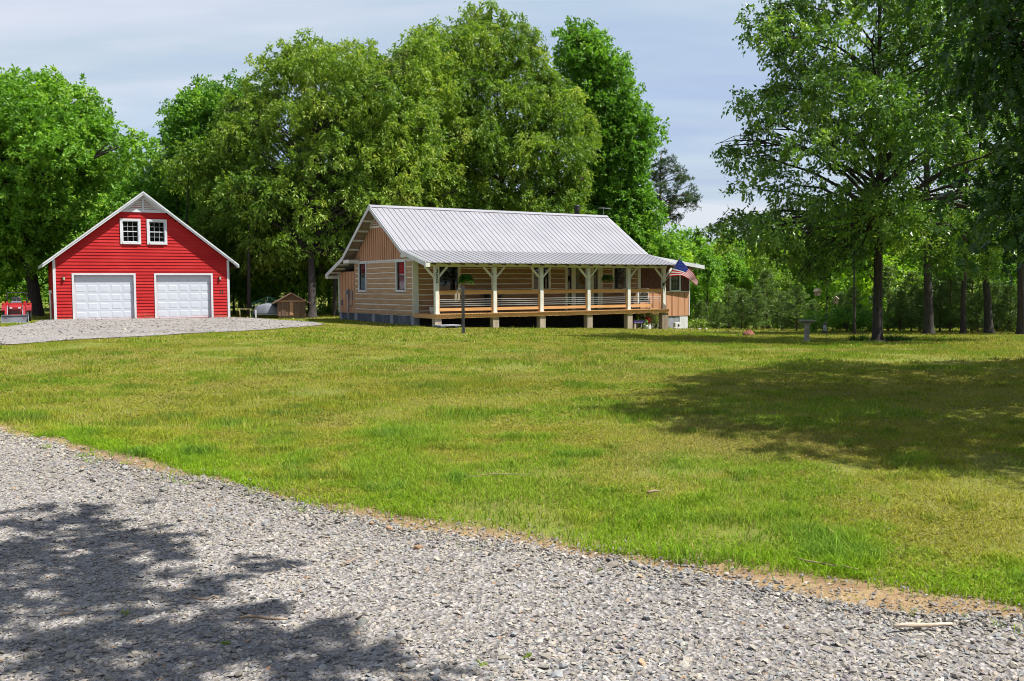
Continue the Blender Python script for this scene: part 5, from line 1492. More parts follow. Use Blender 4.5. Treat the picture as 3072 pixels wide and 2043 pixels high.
def build_flag():
    v = -2.17
    def pl(px, py, dv=0.0):
        d = ray(px, py); O = H0 + HV * (v + dv); t = float((O @ HV) / (d[:2] @ HV)); p = d * t
        return np.array([float((p[:2] - H0) @ HU), v + dv, p[2] + HC])
    a = pl(1992, 853); b_ = pl(2040, 773, -1.0)
    e = empty('flag', (H0[0], H0[1], 0), HRZ, 'american flag on an angled pole fixed to the last porch post', 'flag')
    m = MB(); m.tube([tuple(a + np.array([0, .04, 0])), tuple(b_)], .014, 8); m.lathe([(.005, 0), (.028, .012), (.028, .035), (.005, .05)], 10, tuple(b_)); m.build('pole', M['drift'], e)
    m = MB(); m.box(a[0] - .05, a[0] + .05, a[1] + .02, a[1] + .07, a[2] - .09, a[2] + .09); m.tube([tuple(a), tuple(a + (b_ - a) * .12)], .026, 8); m.build('bracket', M['black'], e)
    # cloth: hoist runs down the pole, fly sags to the right
    top = [pl(2038, 775, -.96), pl(2062, 801, -1.02), pl(2081, 820, -.93), pl(2095, 842, -1.0)]
    bot = [pl(2005, 831, -.38), pl(2042, 826, -.62), pl(2068, 838, -.74), pl(2088, 858, -.92)]
    def bez(c, t):
        s = 1 - t
        # Catmull through the four points
        k = t * 3; i = min(2, int(k)); f = k - i
        P = [c[max(0, i - 1)], c[i], c[i + 1], c[min(3, i + 2)]]
        return .5 * ((2 * P[1]) + (-P[0] + P[2]) * f + (2 * P[0] - 5 * P[1] + 4 * P[2] - P[3]) * f * f + (-P[0] + 3 * P[1] - 3 * P[2] + P[3]) * f ** 3)
    nf, nh = 40, 26
    pts = np.zeros((nf + 1, nh + 1, 3))
    for i in range(nf + 1):
        t = i / nf; A = bez(top, t); B = bez(bot, t)
        for j in range(nh + 1):
            s = j / nh; p = A + (B - A) * s
            p = p + np.array([0, .035 * math.sin(9 * t + 3 * s) * t, -.04 * math.sin(math.pi * s) * t])
            pts[i, j] = p
    def cloth(name, m, fn):
        mb = MB(); vs = [tuple(pts[i, j]) for i in range(nf + 1) for j in range(nh + 1)]
        fs = [(i * (nh + 1) + j, (i + 1) * (nh + 1) + j, (i + 1) * (nh + 1) + j + 1, i * (nh + 1) + j + 1) for i in range(nf) for j in range(nh) if fn(i, j)]
        used = sorted({k for f in fs for k in f}); mp = {k: n for n, k in enumerate(used)}
        mb.add([vs[k] for k in used], [tuple(mp[k] for k in f) for f in fs]); return mb.build(name, m, e, True)
    can = lambda i, j: i < 16 and j < 14
    cloth('red_stripes', M['flag_red'], lambda i, j: not can(i, j) and (j // 2) % 2 == 0)
    cloth('white_stripes', M['flag_white'], lambda i, j: not can(i, j) and (j // 2) % 2 == 1)
    cn = cloth('canton', M['flag_blue'], can)
    st = MB()
    for r in range(9):
        for c in range(6 if r % 2 == 0 else 5):
            fi = (1.0 + c * 2.7 + (1.35 if r % 2 else 0)) ; fj = 1.0 + r * 1.5
            i = min(15, int(fi)); j = min(13, int(fj)); p = pts[i, j] + (pts[i + 1, j] - pts[i, j]) * (fi - i) + (pts[i, j + 1] - pts[i, j]) * (fj - j)
            x = unit(pts[i + 1, j] - pts[i, j]); y = unit(pts[i, j + 1] - pts[i, j]); n = unit(np.cross(x, y)); n = n if n[1] < 0 else -n
            ring = []
            for k in range(10):
                a_ = math.pi * k / 5; rr = .021 if k % 2 == 0 else .009
                ring.append(tuple(p + n * .006 + (x * math.sin(a_) - y * math.cos(a_)) * rr))
            st.add(ring, [tuple(range(10))])
    me = cn.data; n0 = len(me.vertices); p0 = len(me.polygons)
    vs = [tuple(v_.co) for v_ in me.vertices] + st.v; fs = [tuple(p_.vertices) for p_ in me.polygons] + [tuple(n0 + k for k in f_) for f_ in st.f]
    m2 = bpy.data.meshes.new('canton'); m2.from_pydata(vs, [], fs); m2.materials.append(M['flag_blue']); m2.materials.append(M['flag_white'])
    m2.polygons.foreach_set('material_index', [0] * p0 + [1] * len(st.f)); cn.data = m2

def build_tractor():
    P = gpos(48, 969, 0)
    e = empty('compact_tractor', P + np.array([-.75, 1.5, 0]), .44, 'small red tractor with front loader parked left of the garage', 'tractor')
    b = MB()
    b.prism([(-1.15, .42), (.0, .46), (.0, .98), (-.5, .97), (-1.0, .90), (-1.17, .80)], 'x', -.29, .29)
    b.build('hood', M['tractor_red'], e, bevel=.05)
    b = MB(); b.box(-.22, .22, -1.19, -1.172, .62, .66); b.box(-.22, .22, -1.19, -1.172, .47, .56); gr = b.build('grille', M['black'], e)
    for s in (-1, 1):
        b = MB(); b.box(s * .19 - .06, s * .19 + .06, -1.185, -1.12, .70, .77); b.build('headlight', M['block'], e, bevel=.012)
    b = MB(); b.box(-.24, .24, -1.30, -1.19, .30, .44); b.build('bumper', M['tractor_red'], e, bevel=.015)
    b = MB(); b.box(-.20, .20, -1.0, 1.0, .30, .44); b.box(-.30, .30, .0, .75, .44, .52); b.build('chassis', M['black'], e)
    for s in (-1, 1):
        for (y, r, w, nm) in ((-.80, .27, .16, 'front'), (.70, .44, .27, 'rear')):
            x = s * (.50 if r < .3 else .52)
            t = MB(); t.lathe([(r * .55, -w / 2), (r * .92, -w / 2), (r, -w * .36), (r, w * .36), (r * .92, w / 2), (r * .55, w / 2)], 26, (x, y, r), 'x')
            for k in range(16):
                a = 2 * math.pi * k / 16
                t.bar((x - w * .45, y + math.cos(a) * r * .99, r + math.sin(a) * r * .99), (x + w * .05, y + math.cos(a + .16) * r * 1.0, r + math.sin(a + .16) * r * 1.0), .03, .04)
            wh = t.build('wheel', M['tyre'], e)
            rm = MB(); rm.lathe([(r * .54, -w * .3), (r * .5, -w * .1), (r * .15, 0), (r * .15, w * .1), (r * .5, w * .2), (r * .54, w * .3)], 18, (x, y, r), 'x'); rm.build('rim', M['tractor_red'], wh)
        f = MB()
        arc = [(.70 + .52 * math.cos(a), .46 + .50 * math.sin(a)) for a in np.linspace(.25, math.pi - .25, 9)]
        f.prism(arc + [(y * .92 + .70 * .08, z - .05) for y, z in arc[::-1]], 'x', s * .52 - .17, s * .52 + .17); f.build('fender', M['tractor_red'], e)
        l = MB(); l.box(s * .60 - .04, s * .60 + .04, .36, .44, .97, 1.08); l.build('tail_light', M['gold'], e)
        a = MB(); a.bar((s * .40, .05, .45), (s * .40, .0, 1.05), .08, .10, up=(1, 0, 0)); a.bar((s * .40, .0, 1.02), (s * .40, -1.05, .78), .08, .11, up=(1, 0, 0)); a.bar((s * .40, -1.05, .80), (s * .40, -1.62, .22), .08, .11, up=(1, 0, 0)); arm = a.build('loader_arm', M['tractor_red'], e)
        a = MB(); a.tube([(s * .40, .02, .55), (s * .40, -.85, .70)], .028, 8); a.tube([(s * .34, -.95, .85), (s * .34, -1.55, .40)], .025, 8); a.build('ram', M['steel'], arm)
    b = MB(); pr = [(-1.62, .36), (-1.66, .06), (-2.05, .02), (-2.05, .0), (-1.64, .0), (-1.58, .38)]
    b.prism(pr, 'x', -.60, .60)
    for s in (-1, 1): b.prism([(-1.62, .37), (-1.66, .02), (-2.03, .02)], 'x', s * .60 - .012, s * .60 + .012)
    b.box(-.60, .60, -1.665, -1.60, .37, .41)
    b.build('bucket', M['grey_plastic'], e)
    b = MB(); b.box(-.24, .24, .40, .80, .66, .78); b.prism([(.70, .78), (.82, .78), (.90, 1.22), (.80, 1.26)], 'x', -.22, .22); b.build('seat', M['black'], e, bevel=.04)
    b = MB(); ring = [(.19 * math.cos(a), .18 + .08 * math.sin(a), 1.16 + .17 * math.sin(a)) for a in np.linspace(0, 2 * math.pi, 21)]; b.tube(ring, .018, 7, caps=False); b.tube([(0, .18, 1.16), (0, .0, .9)], .025, 8); b.tube([(-.18, .18, 1.16), (.18, .18, 1.16)], .012, 6); b.build('steering_wheel', M['black'], e)
    b = MB(); b.box(-.25, .25, -.05, .05, .92, 1.06); b.build('dashboard', M['grey_plastic'], e, bevel=.03)
    b = MB()
    for s in (-1, 1): b.tube([(s * .45, .95, .5), (s * .45, .98, 1.5)], .03, 8)
    b.tube([(-.45, .98, 1.5), (.45, .98, 1.5)], .03, 8); b.build('roll_bar', M['black'], e)

# ------------------------------------------------------------------ trees of the place
def gz3(x, y): return np.array([x, y, float(tz(x, y))])

def build_trees():
    # big oak at the left, behind the tractor
    tree('oak_tree', 'tall bright green oak with a thick dark trunk behind the red tractor', 'tree',
         [(-160, 190), (-40, 165), (0, 178), (60, 175), (95, 158), (120, 190), (160, 195), (205, 203), (228, 235), (262, 285), (250, 322), (205, 335), (180, 358), (235, 365), (270, 318), (300, 305), (352, 325), (345, 352), (300, 372), (255, 408), (200, 440), (150, 520), (80, 620), (20, 640), (-160, 640)],
         59, gpos(110, 948), .42, r_m=1.0, count=210, seed=31, mat_leaf='leaf_bright', leaf=(.25, .135), twigs=3.9, per=17, twig=.5, tint=(.5, .3), bark='bark_dark', dscale=.8, first=.3, sep=.78, nlimb=90, fill=.42,
         extra=[(at(x * S23, y * S23, 57 + d), np.array([r, r, r * .7])) for x, y, r, d in ((338, 330, .50, 0), (318, 318, .45, .6), (346, 350, .40, -.3), (300, 338, .5, .2), (322, 352, .42, .5), (276, 352, .5, 0), (300, 366, .4, -.5), (255, 362, .55, .4), (230, 378, .6, 0))])
    tree('oak_tree', 'round yellow green tree filling the gap just behind the garage roof', 'tree',
         [(170, 430), (230, 400), (290, 380), (350, 352), (385, 365), (400, 410), (470, 440), (500, 560), (490, 740), (180, 740), (120, 560)],
         76, gz3(-34, 76), .30, r_m=1.3, count=130, seed=32, mat_leaf='leaf_bright', leaf=(.30, .16), twigs=2.5, per=15, twig=.7, tint=(.6, .3), dscale=.7, first=.15, sep=.75)
    tree('oak_tree', 'dark green pointed tree between the garage and the big olive oak', 'tree',
         [(382, 320), (395, 250), (425, 235), (440, 192), (455, 190), (480, 212), (505, 188), (552, 190), (590, 240), (600, 400), (580, 560), (480, 560), (430, 470), (395, 440), (380, 380)],
         73, gz3(-27.5, 73), .32, r_m=1.15, count=150, seed=33, mat_leaf='leaf_a', leaf=(.28, .15), twigs=2.9, per=15, twig=.65, tint=(.42, .3), dscale=.7, first=.25, sep=.75)
    # two olive oaks behind the house
    tree('oak_tree', 'broad olive green oak with open spreading limbs left of the house roof', 'tree',
         [(455, 560), (470, 400), (490, 300), (540, 235), (590, 160), (620, 120), (680, 105), (715, 70), (745, 100), (785, 112), (850, 98), (870, 130), (905, 165), (925, 110), (950, 75), (985, 75), (1000, 180), (1010, 330), (960, 470), (900, 560), (800, 640), (700, 660), (600, 650), (520, 640)],
         61, gpos(936, 953), .25, r_m=.92, count=290, seed=34, mat_leaf='leaf_olive', leaf=(.24, .10), twigs=4.2, per=17, twig=.5, tint=(.46, .27), bark='bark_dark', dscale=.75, droop=.55, first=.28, sep=.82, nlimb=110, up=.45, fill=.42)
    tree('oak_tree', 'tallest olive oak crown rising above the middle of the house roof', 'tree',
         [(930, 130), (960, 70), (1005, 60), (1040, 62), (1062, 40), (1100, 22), (1112, 12), (1160, 40), (1205, 45), (1240, 92), (1262, 150), (1300, 200), (1345, 240), (1372, 320), (1350, 400), (1330, 520), (1200, 560), (1000, 560), (950, 460), (930, 300)],
         70, gz3(-.5, 70), .36, r_m=1.0, count=290, seed=35, mat_leaf='leaf_olive', leaf=(.255, .105), twigs=4.0, per=17, twig=.5, tint=(.42, .28), bark='bark', dscale=.75, droop=.55, first=.3, sep=.82, nlimb=110, up=.45, fill=.42)
    tree('oak_tree', 'narrower olive oak squeezed between the two big olive crowns behind the roof', 'tree',
         [(830, 180), (865, 135), (905, 140), (940, 100), (985, 78), (1015, 90), (1050, 160), (1065, 300), (1050, 480), (960, 600), (830, 600), (790, 420), (800, 270)],
         65, gz3(-8.5, 65), .24, r_m=.95, count=170, seed=44, mat_leaf='leaf_olive', leaf=(.245, .105), twigs=4.2, per=17, twig=.5, tint=(.5, .28), bark='bark', dscale=.7, droop=.5, first=.3, sep=.8, nlimb=70, up=.45, fill=.42)
    tree('maple_tree', 'rich green conical tree beyond the right end of the ridge', 'tree',
         [(1275, 110), (1300, 80), (1330, 52), (1365, 60), (1385, 75), (1395, 110), (1430, 128), (1445, 180), (1475, 225), (1500, 270), (1522, 290), (1505, 340), (1480, 400), (1500, 470), (1500, 540), (1490, 620), (1380, 620), (1330, 520), (1340, 380), (1320, 240)],
         78, gz3(9.2, 78), .30, r_m=1.05, count=190, seed=36, mat_leaf='leaf_a', leaf=(.28, .15), twigs=3.5, per=16, twig=.55, tint=(.55, .28), dscale=.7, first=.2, sep=.78, fill=.42)
    # slim pine against the sky
    pine()
    # the oak on the lawn, right
    lawn_oak()
    near_trees()
    # woodland trunks on the right edge of the lawn
    for i, (tp, bx, by, r0, ol, lab) in enumerate((
        ((2770, -60), 2787, 997, .22, [(2010, 120), (2060, 0), (2140, -60), (2250, -60), (2290, 200), (2290, 520), (2250, 640), (2190, 610), (2110, 640), (2060, 560), (2030, 340)], 'thick dark trunked tree first right of the lawn oak'),
        ((2880, -60), 2890, 990, .13, [(2130, 0), (2280, -60), (2330, 200), (2330, 560), (2280, 640), (2160, 620), (2140, 300)], 'thin dark trunked tree second right of the lawn oak'),
        ((2950, -80), 2967, 991, .19, [(2190, -60), (2420, -60), (2430, 400), (2400, 600), (2330, 620), (2250, 600), (2210, 300)], 'lichen spotted tree third right of the lawn oak'),
        ((3080, -80), 3066, 1003, .21, [(2270, 0), (2380, -60), (2560, -60), (2580, 640), (2460, 660), (2360, 640), (2290, 560)], 'dark tree with flared roots at the right edge of the lawn'),
        ((2560, 640), 2563, 984, .07, [(1925, 470), (1975, 450), (2015, 480), (2020, 560), (1985, 605), (1930, 590), (1915, 530)], 'slim pale trunked tree between the thin pole and the lawn oak'))):
        p = gpos(bx, by)
        tree('woodland_tree', lab, 'tree', ol, p[1] + 1.5, p, r0, top=at(tp[0], tp[1], p[1]), r_m=1.05, count=24, seed=50 + i, mat_leaf='leaf_a', leaf=(.22, .10), twigs=2.4, per=14, twig=.65, tint=(.45, .3), bark='bark_dark', dscale=.6, droop=.4, first=.33, sep=.85, group='woodland trees on the right edge of the lawn', nlimb=24, flat=.6)

def pine():
    g = np.random.default_rng(37)
    depth = 86
    b = at(1980, 800, depth); b[2] = float(tz(b[0], b[1]))
    lobes = lobes_in_outline([(1512, 360), (1525, 343), (1545, 350), (1560, 375), (1590, 405), (1612, 445), (1605, 492), (1580, 492), (1560, 530), (1528, 522), (1498, 505), (1488, 450), (1494, 390)], depth, .44, 62, g, .9, flat=.45, shrink=.6, sep=1.15, edge=.5)
    lobes += [(at(1948 + 6 * k, 690 + 18 * (k % 3), depth + g.uniform(-.5, .5)), np.array([.32, .32, .2])) for k in range(6)]
    e = empty('pine_tree', b, 0, 'slender tall pine with bare lower trunk against the sky', 'tree')
    t = trunk_mesh(b, at(1984, 458, depth), .24, lobes, g, first=.42, nlimb=70, flare=1.2, angle=.2, lean=.008).build('trunk', M['bark_pine'], e, True); t.location = tuple(-b)
    me = crown_mesh('crown', lobes, g, (.25, .045), 13, 12, .18, .0, tint=(.4, .35), spread=.9, fill=.2); me.materials.append(M['leaf_pine'])
    c = bpy.data.objects.new('crown', me); link(c, e); c.location = tuple(-b)

def lawn_oak():
    p = gpos(2632, 1024)
    ol = [(1700, 70), (1740, 40), (1780, 20), (1790, -10), (1850, -160), (2100, -260), (2350, -200), (2480, 0), (2520, 300), (2450, 520), (2330, 570), (2240, 630), (2180, 585), (2110, 635), (2060, 590), (2030, 560), (1990, 610), (1930, 615), (1870, 655), (1820, 610), (1800, 580), (1720, 560), (1650, 540), (1632, 512), (1680, 492), (1745, 500), (1790, 470), (1740, 450), (1690, 420), (1672, 375), (1622, 335), (1640, 312), (1700, 330), (1745, 345), (1765, 300), (1735, 280), (1690, 225), (1690, 205), (1740, 190), (1775, 200), (1800, 150), (1770, 130), (1720, 110)]
    tree('lawn_oak', 'large dark trunked oak with drooping narrow leaves standing on the right of the lawn', 'tree', ol, p[1], p, .185, top=at(2640, -180, p[1]), r_m=.74, count=250, seed=61, mat_leaf='leaf_oak', leaf=(.175, .085), twigs=6.2, per=17, twig=.42, droop=.42, tint=(.45, .34), bark='bark_dark', dscale=.95, first=.30, nlimb=120, flat=.5, shrink=.6, sep=.72, up=.5, flare=1.45, fill=.45, angle=.4, lean=.006, limb_k=.012)
    # bed round its foot
    for dx, dy, s, sd, lab in ((-.75, -.1, .42, 1, 'clump of strappy dark leaves left of the oak trunk'), (.62, -.15, .42, 2, 'clump of strappy dark leaves right of the oak trunk'), (1.05, .0, .30, 3, 'smaller clump of strappy leaves further right of the oak trunk')):
        g = np.random.default_rng(sd + 70); n = 260
        e = empty('strappy_plant', gz3(p[0] + dx, p[1] + dy), 0, lab, 'plant', 'plants round the oak foot')
        a = g.uniform(0, 6.28, n); P = np.stack([np.cos(a), np.sin(a), np.zeros(n)], -1) * (g.random(n) * s * .6)[:, None]
        A = unit(np.stack([np.cos(a) * .7, np.sin(a) * .7, g.uniform(.35, 1.2, n)], -1) + g.normal(size=(n, 3)) * .15)
        v, f = leaf_arrays(P, A, unit(g.normal(size=(n, 3)) + [0, 0, 1]), g.uniform(.18, .42, n) * s / .42, np.full(n, .022)); me = fast_mesh('leaves', v, f, np.clip(g.normal(.4, .2, n), 0, 1)); me.materials.append(M['leaf_dark']); link(bpy.data.objects.new('leaves', me), e)
    b = MB(); n = 30; g = np.random.default_rng(3)
    ring = [(1.45 * math.cos(2 * math.pi * i / n) * g.uniform(.9, 1.1), .8 * math.sin(2 * math.pi * i / n) * g.uniform(.9, 1.1)) for i in range(n)]
    zc = lambda x, y: float(tz(p[0] + x, p[1] + y)) - p[2]
    b.add([(0, 0, .06)] + [(x, y, zc(x, y) + .015) for x, y in ring] + [(x * .5, y * .5, .06) for x, y in ring], [(1 + i, 1 + (i + 1) % n, 1 + n + (i + 1) % n, 1 + n + i) for i in range(n)] + [(0, 1 + n + i, 1 + n + (i + 1) % n) for i in range(n)])
    o = b.build('mulch_bed', M['mulch'], None, True, loc=tuple(p)); tag(o, 'dark mulch bed round the foot of the lawn oak', 'mulch bed')

def near_trees():
    g = np.random.default_rng(77)
    # large oak just outside the right of the frame: its boughs hang into the picture and shade the lawn
    b = gz3(13.2, 13.0)
    lob = lobes_in_outline([(2150, -160), (2100, 20), (2165, 70), (2190, 190), (2210, 300), (2265, 355), (2230, 430), (2240, 480), (2220, 510), (2290, 530), (2380, 570), (2600, 570), (2800, 400), (2900, 0), (2700, -200)], 13.2, .46, 46, g, .62, flat=.7, shrink=.8, sep=1.0, edge=.4)
    # the crown above the frame, laid out over the ground it shades
    zone = np.array([(1385, 956), (1500, 938), (1535, 900), (1700, 860), (1860, 834), (2000, 846), (2358, 822), (2900, 822), (2900, 1120), (2358, 1108), (2200, 1090), (2050, 1080), (1930, 1074), (1830, 1060), (1890, 1033), (1840, 1014), (1700, 1004), (1590, 999), (1510, 982), (1530, 966)]) * S23
    zw = np.array([on_ground(x, y, -.05)[:2] for x, y in zone])
    holes = [on_ground(x * S23, y * S23, -.05)[:2] for x, y in ((1985, 958), (1880, 906), (2100, 930), (2180, 868), (2000, 875), (1750, 930), (2260, 985))]
    lo, hi = zw.min(0), zw.max(0); pts = []
    for _ in range(9000):
        if len(pts) >= 330: break
        q = g.uniform(lo, hi)
        if not in_poly(q[0], q[1], zw): continue
        if any(np.hypot(*(q - h_)) < .42 for h_ in holes): continue
        if any(np.hypot(*(q - p_)) < .36 for p_ in pts): continue
        h = None
        for _k in range(20):
            hh = g.uniform(3.2, 10.6); P = np.array([q[0], q[1], -.05]) + SUN * hh
            if ((P[0] - 12.2) / 7.8) ** 2 + ((P[1] - 13.6) / 7.5) ** 2 + ((P[2] - 6.6) / 5.0) ** 2 > 1.15: continue
            if (P[2] - HC) > .335 * P[1] or P[0] > .60 * P[1] + .6: h = hh; break
        if h is None: continue
        pts.append(q); lob.append((P, np.array([.52, .52, .36]) * g.uniform(.75, 1.25)))
    tree('shade_oak', 'oak whose dark lobed leaves hang into the upper right corner', 'tree', None, 13, b, .34, top=np.array([13.4, 13.2, 10.8]), seed=78, mat_leaf='leaf_near', leaf=(.165, .12), twigs=7.5, per=12, twig=.42, droop=.8, tint=(.4, .3), shape='lobed', bark='bark_dark', extra=lob, first=.22, nlimb=60, up=.45, fill=.3, limb_k=.006)
    # branch over the gravel, left shadow
    g = np.random.default_rng(79); lob = []
    for (px, py, r) in ((60, 1560, .5), (150, 1600, .45), (330, 1545, .35), (120, 1660, .6), (260, 1650, .55), (30, 1730, .6), (180, 1760, .5), (450, 1620, .35), (420, 1700, .4), (560, 1690, .3), (30, 1830, .5), (150, 1850, .4), (690, 1725, .30), (620, 1760, .25), (350, 1930, .55), (470, 1960, .5), (230, 1960, .45), (580, 1890, .35), (690, 1850, .25), (800, 1950, .35), (500, 1830, .25), (640, 2020, .4), (880, 2030, .35), (1020, 2030, .3), (1080, 2010, .25), (40, 2030, .4), (330, 1780, .3), (900, 1880, .22), (760, 1990, .3)):
        q = on_ground(px, py, 0); h = g.uniform(6.3, 8.2)
        lob.append((q + SUN * (h / SUN[2]), np.array([r, r, r * .6]) * .62))
    for _ in range(60):
        lob.append((np.array([g.uniform(5.0, 9.0), g.uniform(-3.0, .8), g.uniform(5.5, 10)]), np.array([.8, .8, .55])))
    tree('shade_oak', 'oak beside the drive whose boughs dapple the near gravel with shadow', 'tree', None, 5, gz3(6.2, .2), .28, top=np.array([5.6, .6, 9.6]), seed=80, mat_leaf='leaf_near', leaf=(.16, .11), twigs=17, per=10, twig=.22, droop=.4, tint=(.4, .3), shape='lobed', bark='bark_dark', extra=lob[::-1], first=.35, nlimb=46, up=.7, fill=.3, limb_k=.004, shuffle=False)

def clone(src, pos, s, rz, label=None, sz=None):
    c = copy_tree(src); c.location = tuple(pos); c.rotation_euler = (0, 0, rz); c.scale = (s, s, sz or s)
    if label: c['label'] = label
    return c

def build_background():
    g = np.random.default_rng(90)
    # templates
    def template(name, mleaf, seed, h, w, label, group, bark='bark', leaf=(.30, .16), tint=(.5, .3), lob=26, first=.2):
        gg = np.random.default_rng(seed); L = []
        for _ in range(lob):
            z = gg.uniform(.22, .97); rad = w * math.sin(math.pi * min(1, (z * .9 + .12))) ** .8 * math.sqrt(gg.random()); a = gg.uniform(0, 6.28); r = h * .11 * gg.uniform(.8, 1.3)
            L.append((np.array([rad * math.cos(a), rad * math.sin(a), z * h]), np.array([r, r, r * .75])))
        e = empty(name, (0, 0, 0), 0, label, 'tree', group)
        trunk_mesh(np.zeros(3), np.array([.1, .05, h * .95]), h * .016, L, gg, first=first, nlimb=18).build('trunk', M[bark], e, True)
        me = crown_mesh('crown', L, gg, leaf, 2.2, 15, .6, .3, tint=tint, fill=.35, up=.7); me.materials.append(M[mleaf]); link(bpy.data.objects.new('crown', me), e)
        return e
    T = [template('young_tree', 'leaf_thicket', 101, 8, 2.4, 'bright yellow green young tree in the thicket beyond the right end of the house', 'young trees in the thicket right of the house', tint=(.65, .3)),
         template('young_tree', 'leaf_bright', 102, 8.5, 2.2, 'mid green young tree in the thicket beyond the right end of the house', 'young trees in the thicket right of the house', tint=(.5, .3)),
         template('young_tree', 'leaf_olive', 103, 7.5, 2.4, 'greyish olive young tree in the thicket beyond the right end of the house', 'young trees in the thicket right of the house', tint=(.35, .3))]
    U = [template('understory_tree', 'leaf_a', 104, 9, 2.6, 'leafy green understory tree in the woods behind the garage and shed', 'understory trees behind the garage and shed', bark='bark_dark', lob=30, tint=(.5, .35)),
         template('understory_tree', 'leaf_bright', 105, 8, 2.4, 'light green understory tree in the woods behind the garage and shed', 'understory trees behind the garage and shed', bark='bark_dark', lob=28, tint=(.55, .35))]
    used = {id(t): False for t in T + U}
    def put(src, pos, s, rz, sz=None, label=None, group=None):
        if not used[id(src)]:
            used[id(src)] = True; src.location = tuple(pos); src.scale = (s, s, sz or s); src.rotation_euler = (0, 0, rz); c = src
        else:
            c = clone(src, pos, s, rz, None, sz)
        if label: c['label'] = label
        if group: c['group'] = group
        return c
    # thicket right of the house, on falling ground
    n = 0
    for row, (y, x0, x1, step, smin, smax) in enumerate(((64, 13.0, 38, 2.6, .55, .75), (76, 11.5, 46, 3.0, .8, 1.0), (92, 13, 56, 3.4, 1.0, 1.25), (112, 14, 70, 4.6, 1.2, 1.5))):
        x = x0
        while x < x1:
            k = int(g.integers(0, 3)); xx = x + g.uniform(-.8, .8); yy = y + g.uniform(-4, 4)
            put(T[k], gz3(xx, yy) - [0, 0, .2], g.uniform(smin, smax), g.uniform(0, 6.28)); x += step * g.uniform(.8, 1.2); n += 1
    # woods behind the right hand trunks
    for row, (y, x0, x1, step, s0, s1) in enumerate(((58, 21, 42, 3.4, .6, .9), (72, 26, 56, 3.6, .9, 1.3), (95, 30, 72, 4.5, 1.3, 1.7))):
        x = x0
        while x < x1:
            k = int(g.integers(0, 5)) % 3; put(T[k], gz3(x + g.uniform(-.6, .6), y + g.uniform(-3, 3)) - [0, 0, .2], g.uniform(s0, s1), g.uniform(0, 6.28), label='leafy young tree in the woods behind the dark trunks at the right', group='young trees behind the right hand trunks'); x += step * g.uniform(.8, 1.2)
    # understory behind shed / garage / house
    for (y, x0, x1, step, s0, s1) in ((63, -21, -8, 2.4, .5, .75), (70, -46, -4, 3.0, .75, 1.0), (80, -56, 12, 3.8, 1.0, 1.3), (66, -52, -32, 2.8, .6, .9)):
        x = x0
        while x < x1:
            k = int(g.integers(0, 2)); put(U[k], gz3(x + g.uniform(-.8, .8), y + g.uniform(-2, 2)), g.uniform(s0, s1), g.uniform(0, 6.28)); x += step * g.uniform(.8, 1.2)
    # bare dark trunks among them
    for i, (px, py, w, topy) in enumerate(((746, 952, 13, 560), (1003, 953, 15, 600), (560, 700, 10, 500), (880, 940, 9, 560))):
        d = 57 + 2 * i; b = at(px, 940, d); b[2] = float(tz(b[0], b[1])); top = at(px + 6, topy, d); k = d / F
        e = empty('woodland_tree', b, 0, ('slim dark trunk beside the yellow sawhorse', 'dark stout trunk just left of the house corner', 'thin dark trunk right above the garage roof', 'thin dark trunk rising behind the board shed')[i], 'tree', 'dark trunks in the woods behind the shed')
        gg = np.random.default_rng(120 + i); L = [(top + np.array([gg.uniform(-2, 2), gg.uniform(-1, 2), gg.uniform(-1.5, 1.0)]), np.array([1.0, 1.0, .8])) for _ in range(10)]
        t = trunk_mesh(b, top, w * k * .5, L, gg, first=.6, nlimb=10, flare=1.2).build('trunk', M['bark_dark'], e, True); t.location = tuple(-b)
        me = crown_mesh('crown', L, gg, (.27, .12), 2.4, 14, .6, .4, tint=(.35, .3)); me.materials.append(M['leaf_olive']); c = link(bpy.data.objects.new('crown', me), e); c.location = tuple(-b)
    # young pines along the crest of the lawn
    P = []
    for sd, h, w in ((1, 3.2, .95), (2, 2.6, .9)):
        s, me = pine_sapling_meshes(sd, h, w); me.materials.append(M['leaf_pine_young'])
        e = empty('young_pine', (0, 0, -50), 0, 'feathery young pine at the far edge of the lawn between house and woods', 'pine', 'young pines along the far lawn edge')
        s.build('trunk', M['bark_pine'], e); link(bpy.data.objects.new('crown', me), e); P.append(e); used[id(e)] = False
    for (px, dep, s) in ((2150, 57, .75), (2185, 60, .9), (2225, 56, 1.05), (2270, 55, .9), (2300, 58, 1.1), (2345, 54, .8), (2390, 53, 1.0), (2440, 52, .75), (2520, 52, .9), (2560, 51, .8), (2665, 52, 1.1), (2700, 50, .95), (2735, 51, 1.15), (2760, 49, .9), (2820, 50, 1.2), (2850, 49, 1.0), (2915, 50, 1.15), (2935, 48, .9), (2990, 50, 1.1), (3030, 48, 1.0), (3090, 49, 1.1), (2105, 62, .8)):
        q = at(px, 950, dep); put(P[int(g.integers(0, 2))], gz3(q[0], q[1]) - [0, 0, .1], s * g.uniform(.9, 1.1), g.uniform(0, 6.28))
    # shrubs
    for i, (px, py, r, h, ml, lab) in enumerate(((1972, 984, .75, 1.0, 'leaf_varieg', 'variegated bush under the right end of the porch deck'), (2018, 984, .55, .95, 'leaf_varieg', 'pale variegated bush right of the last porch post'), (2090, 986, .8, .45, 'leaf_lime', 'low lime green shrub at the far corner of the shingled end'),
                                              (2545, 985, 1.1, 1.3, 'leaf_a', 'rounded leafy bush behind the birdbath pole'), (2440, 985, .9, 1.1, 'leaf_a', 'glossy green bush right behind the birdbath'), (2620, 990, 1.2, 1.1, 'leaf_a', 'leafy bush behind the lawn oak trunk'), (3020, 998, 1.1, 1.4, 'leaf_varieg', 'pale leaved bush left of the rooted tree at the right edge'))):
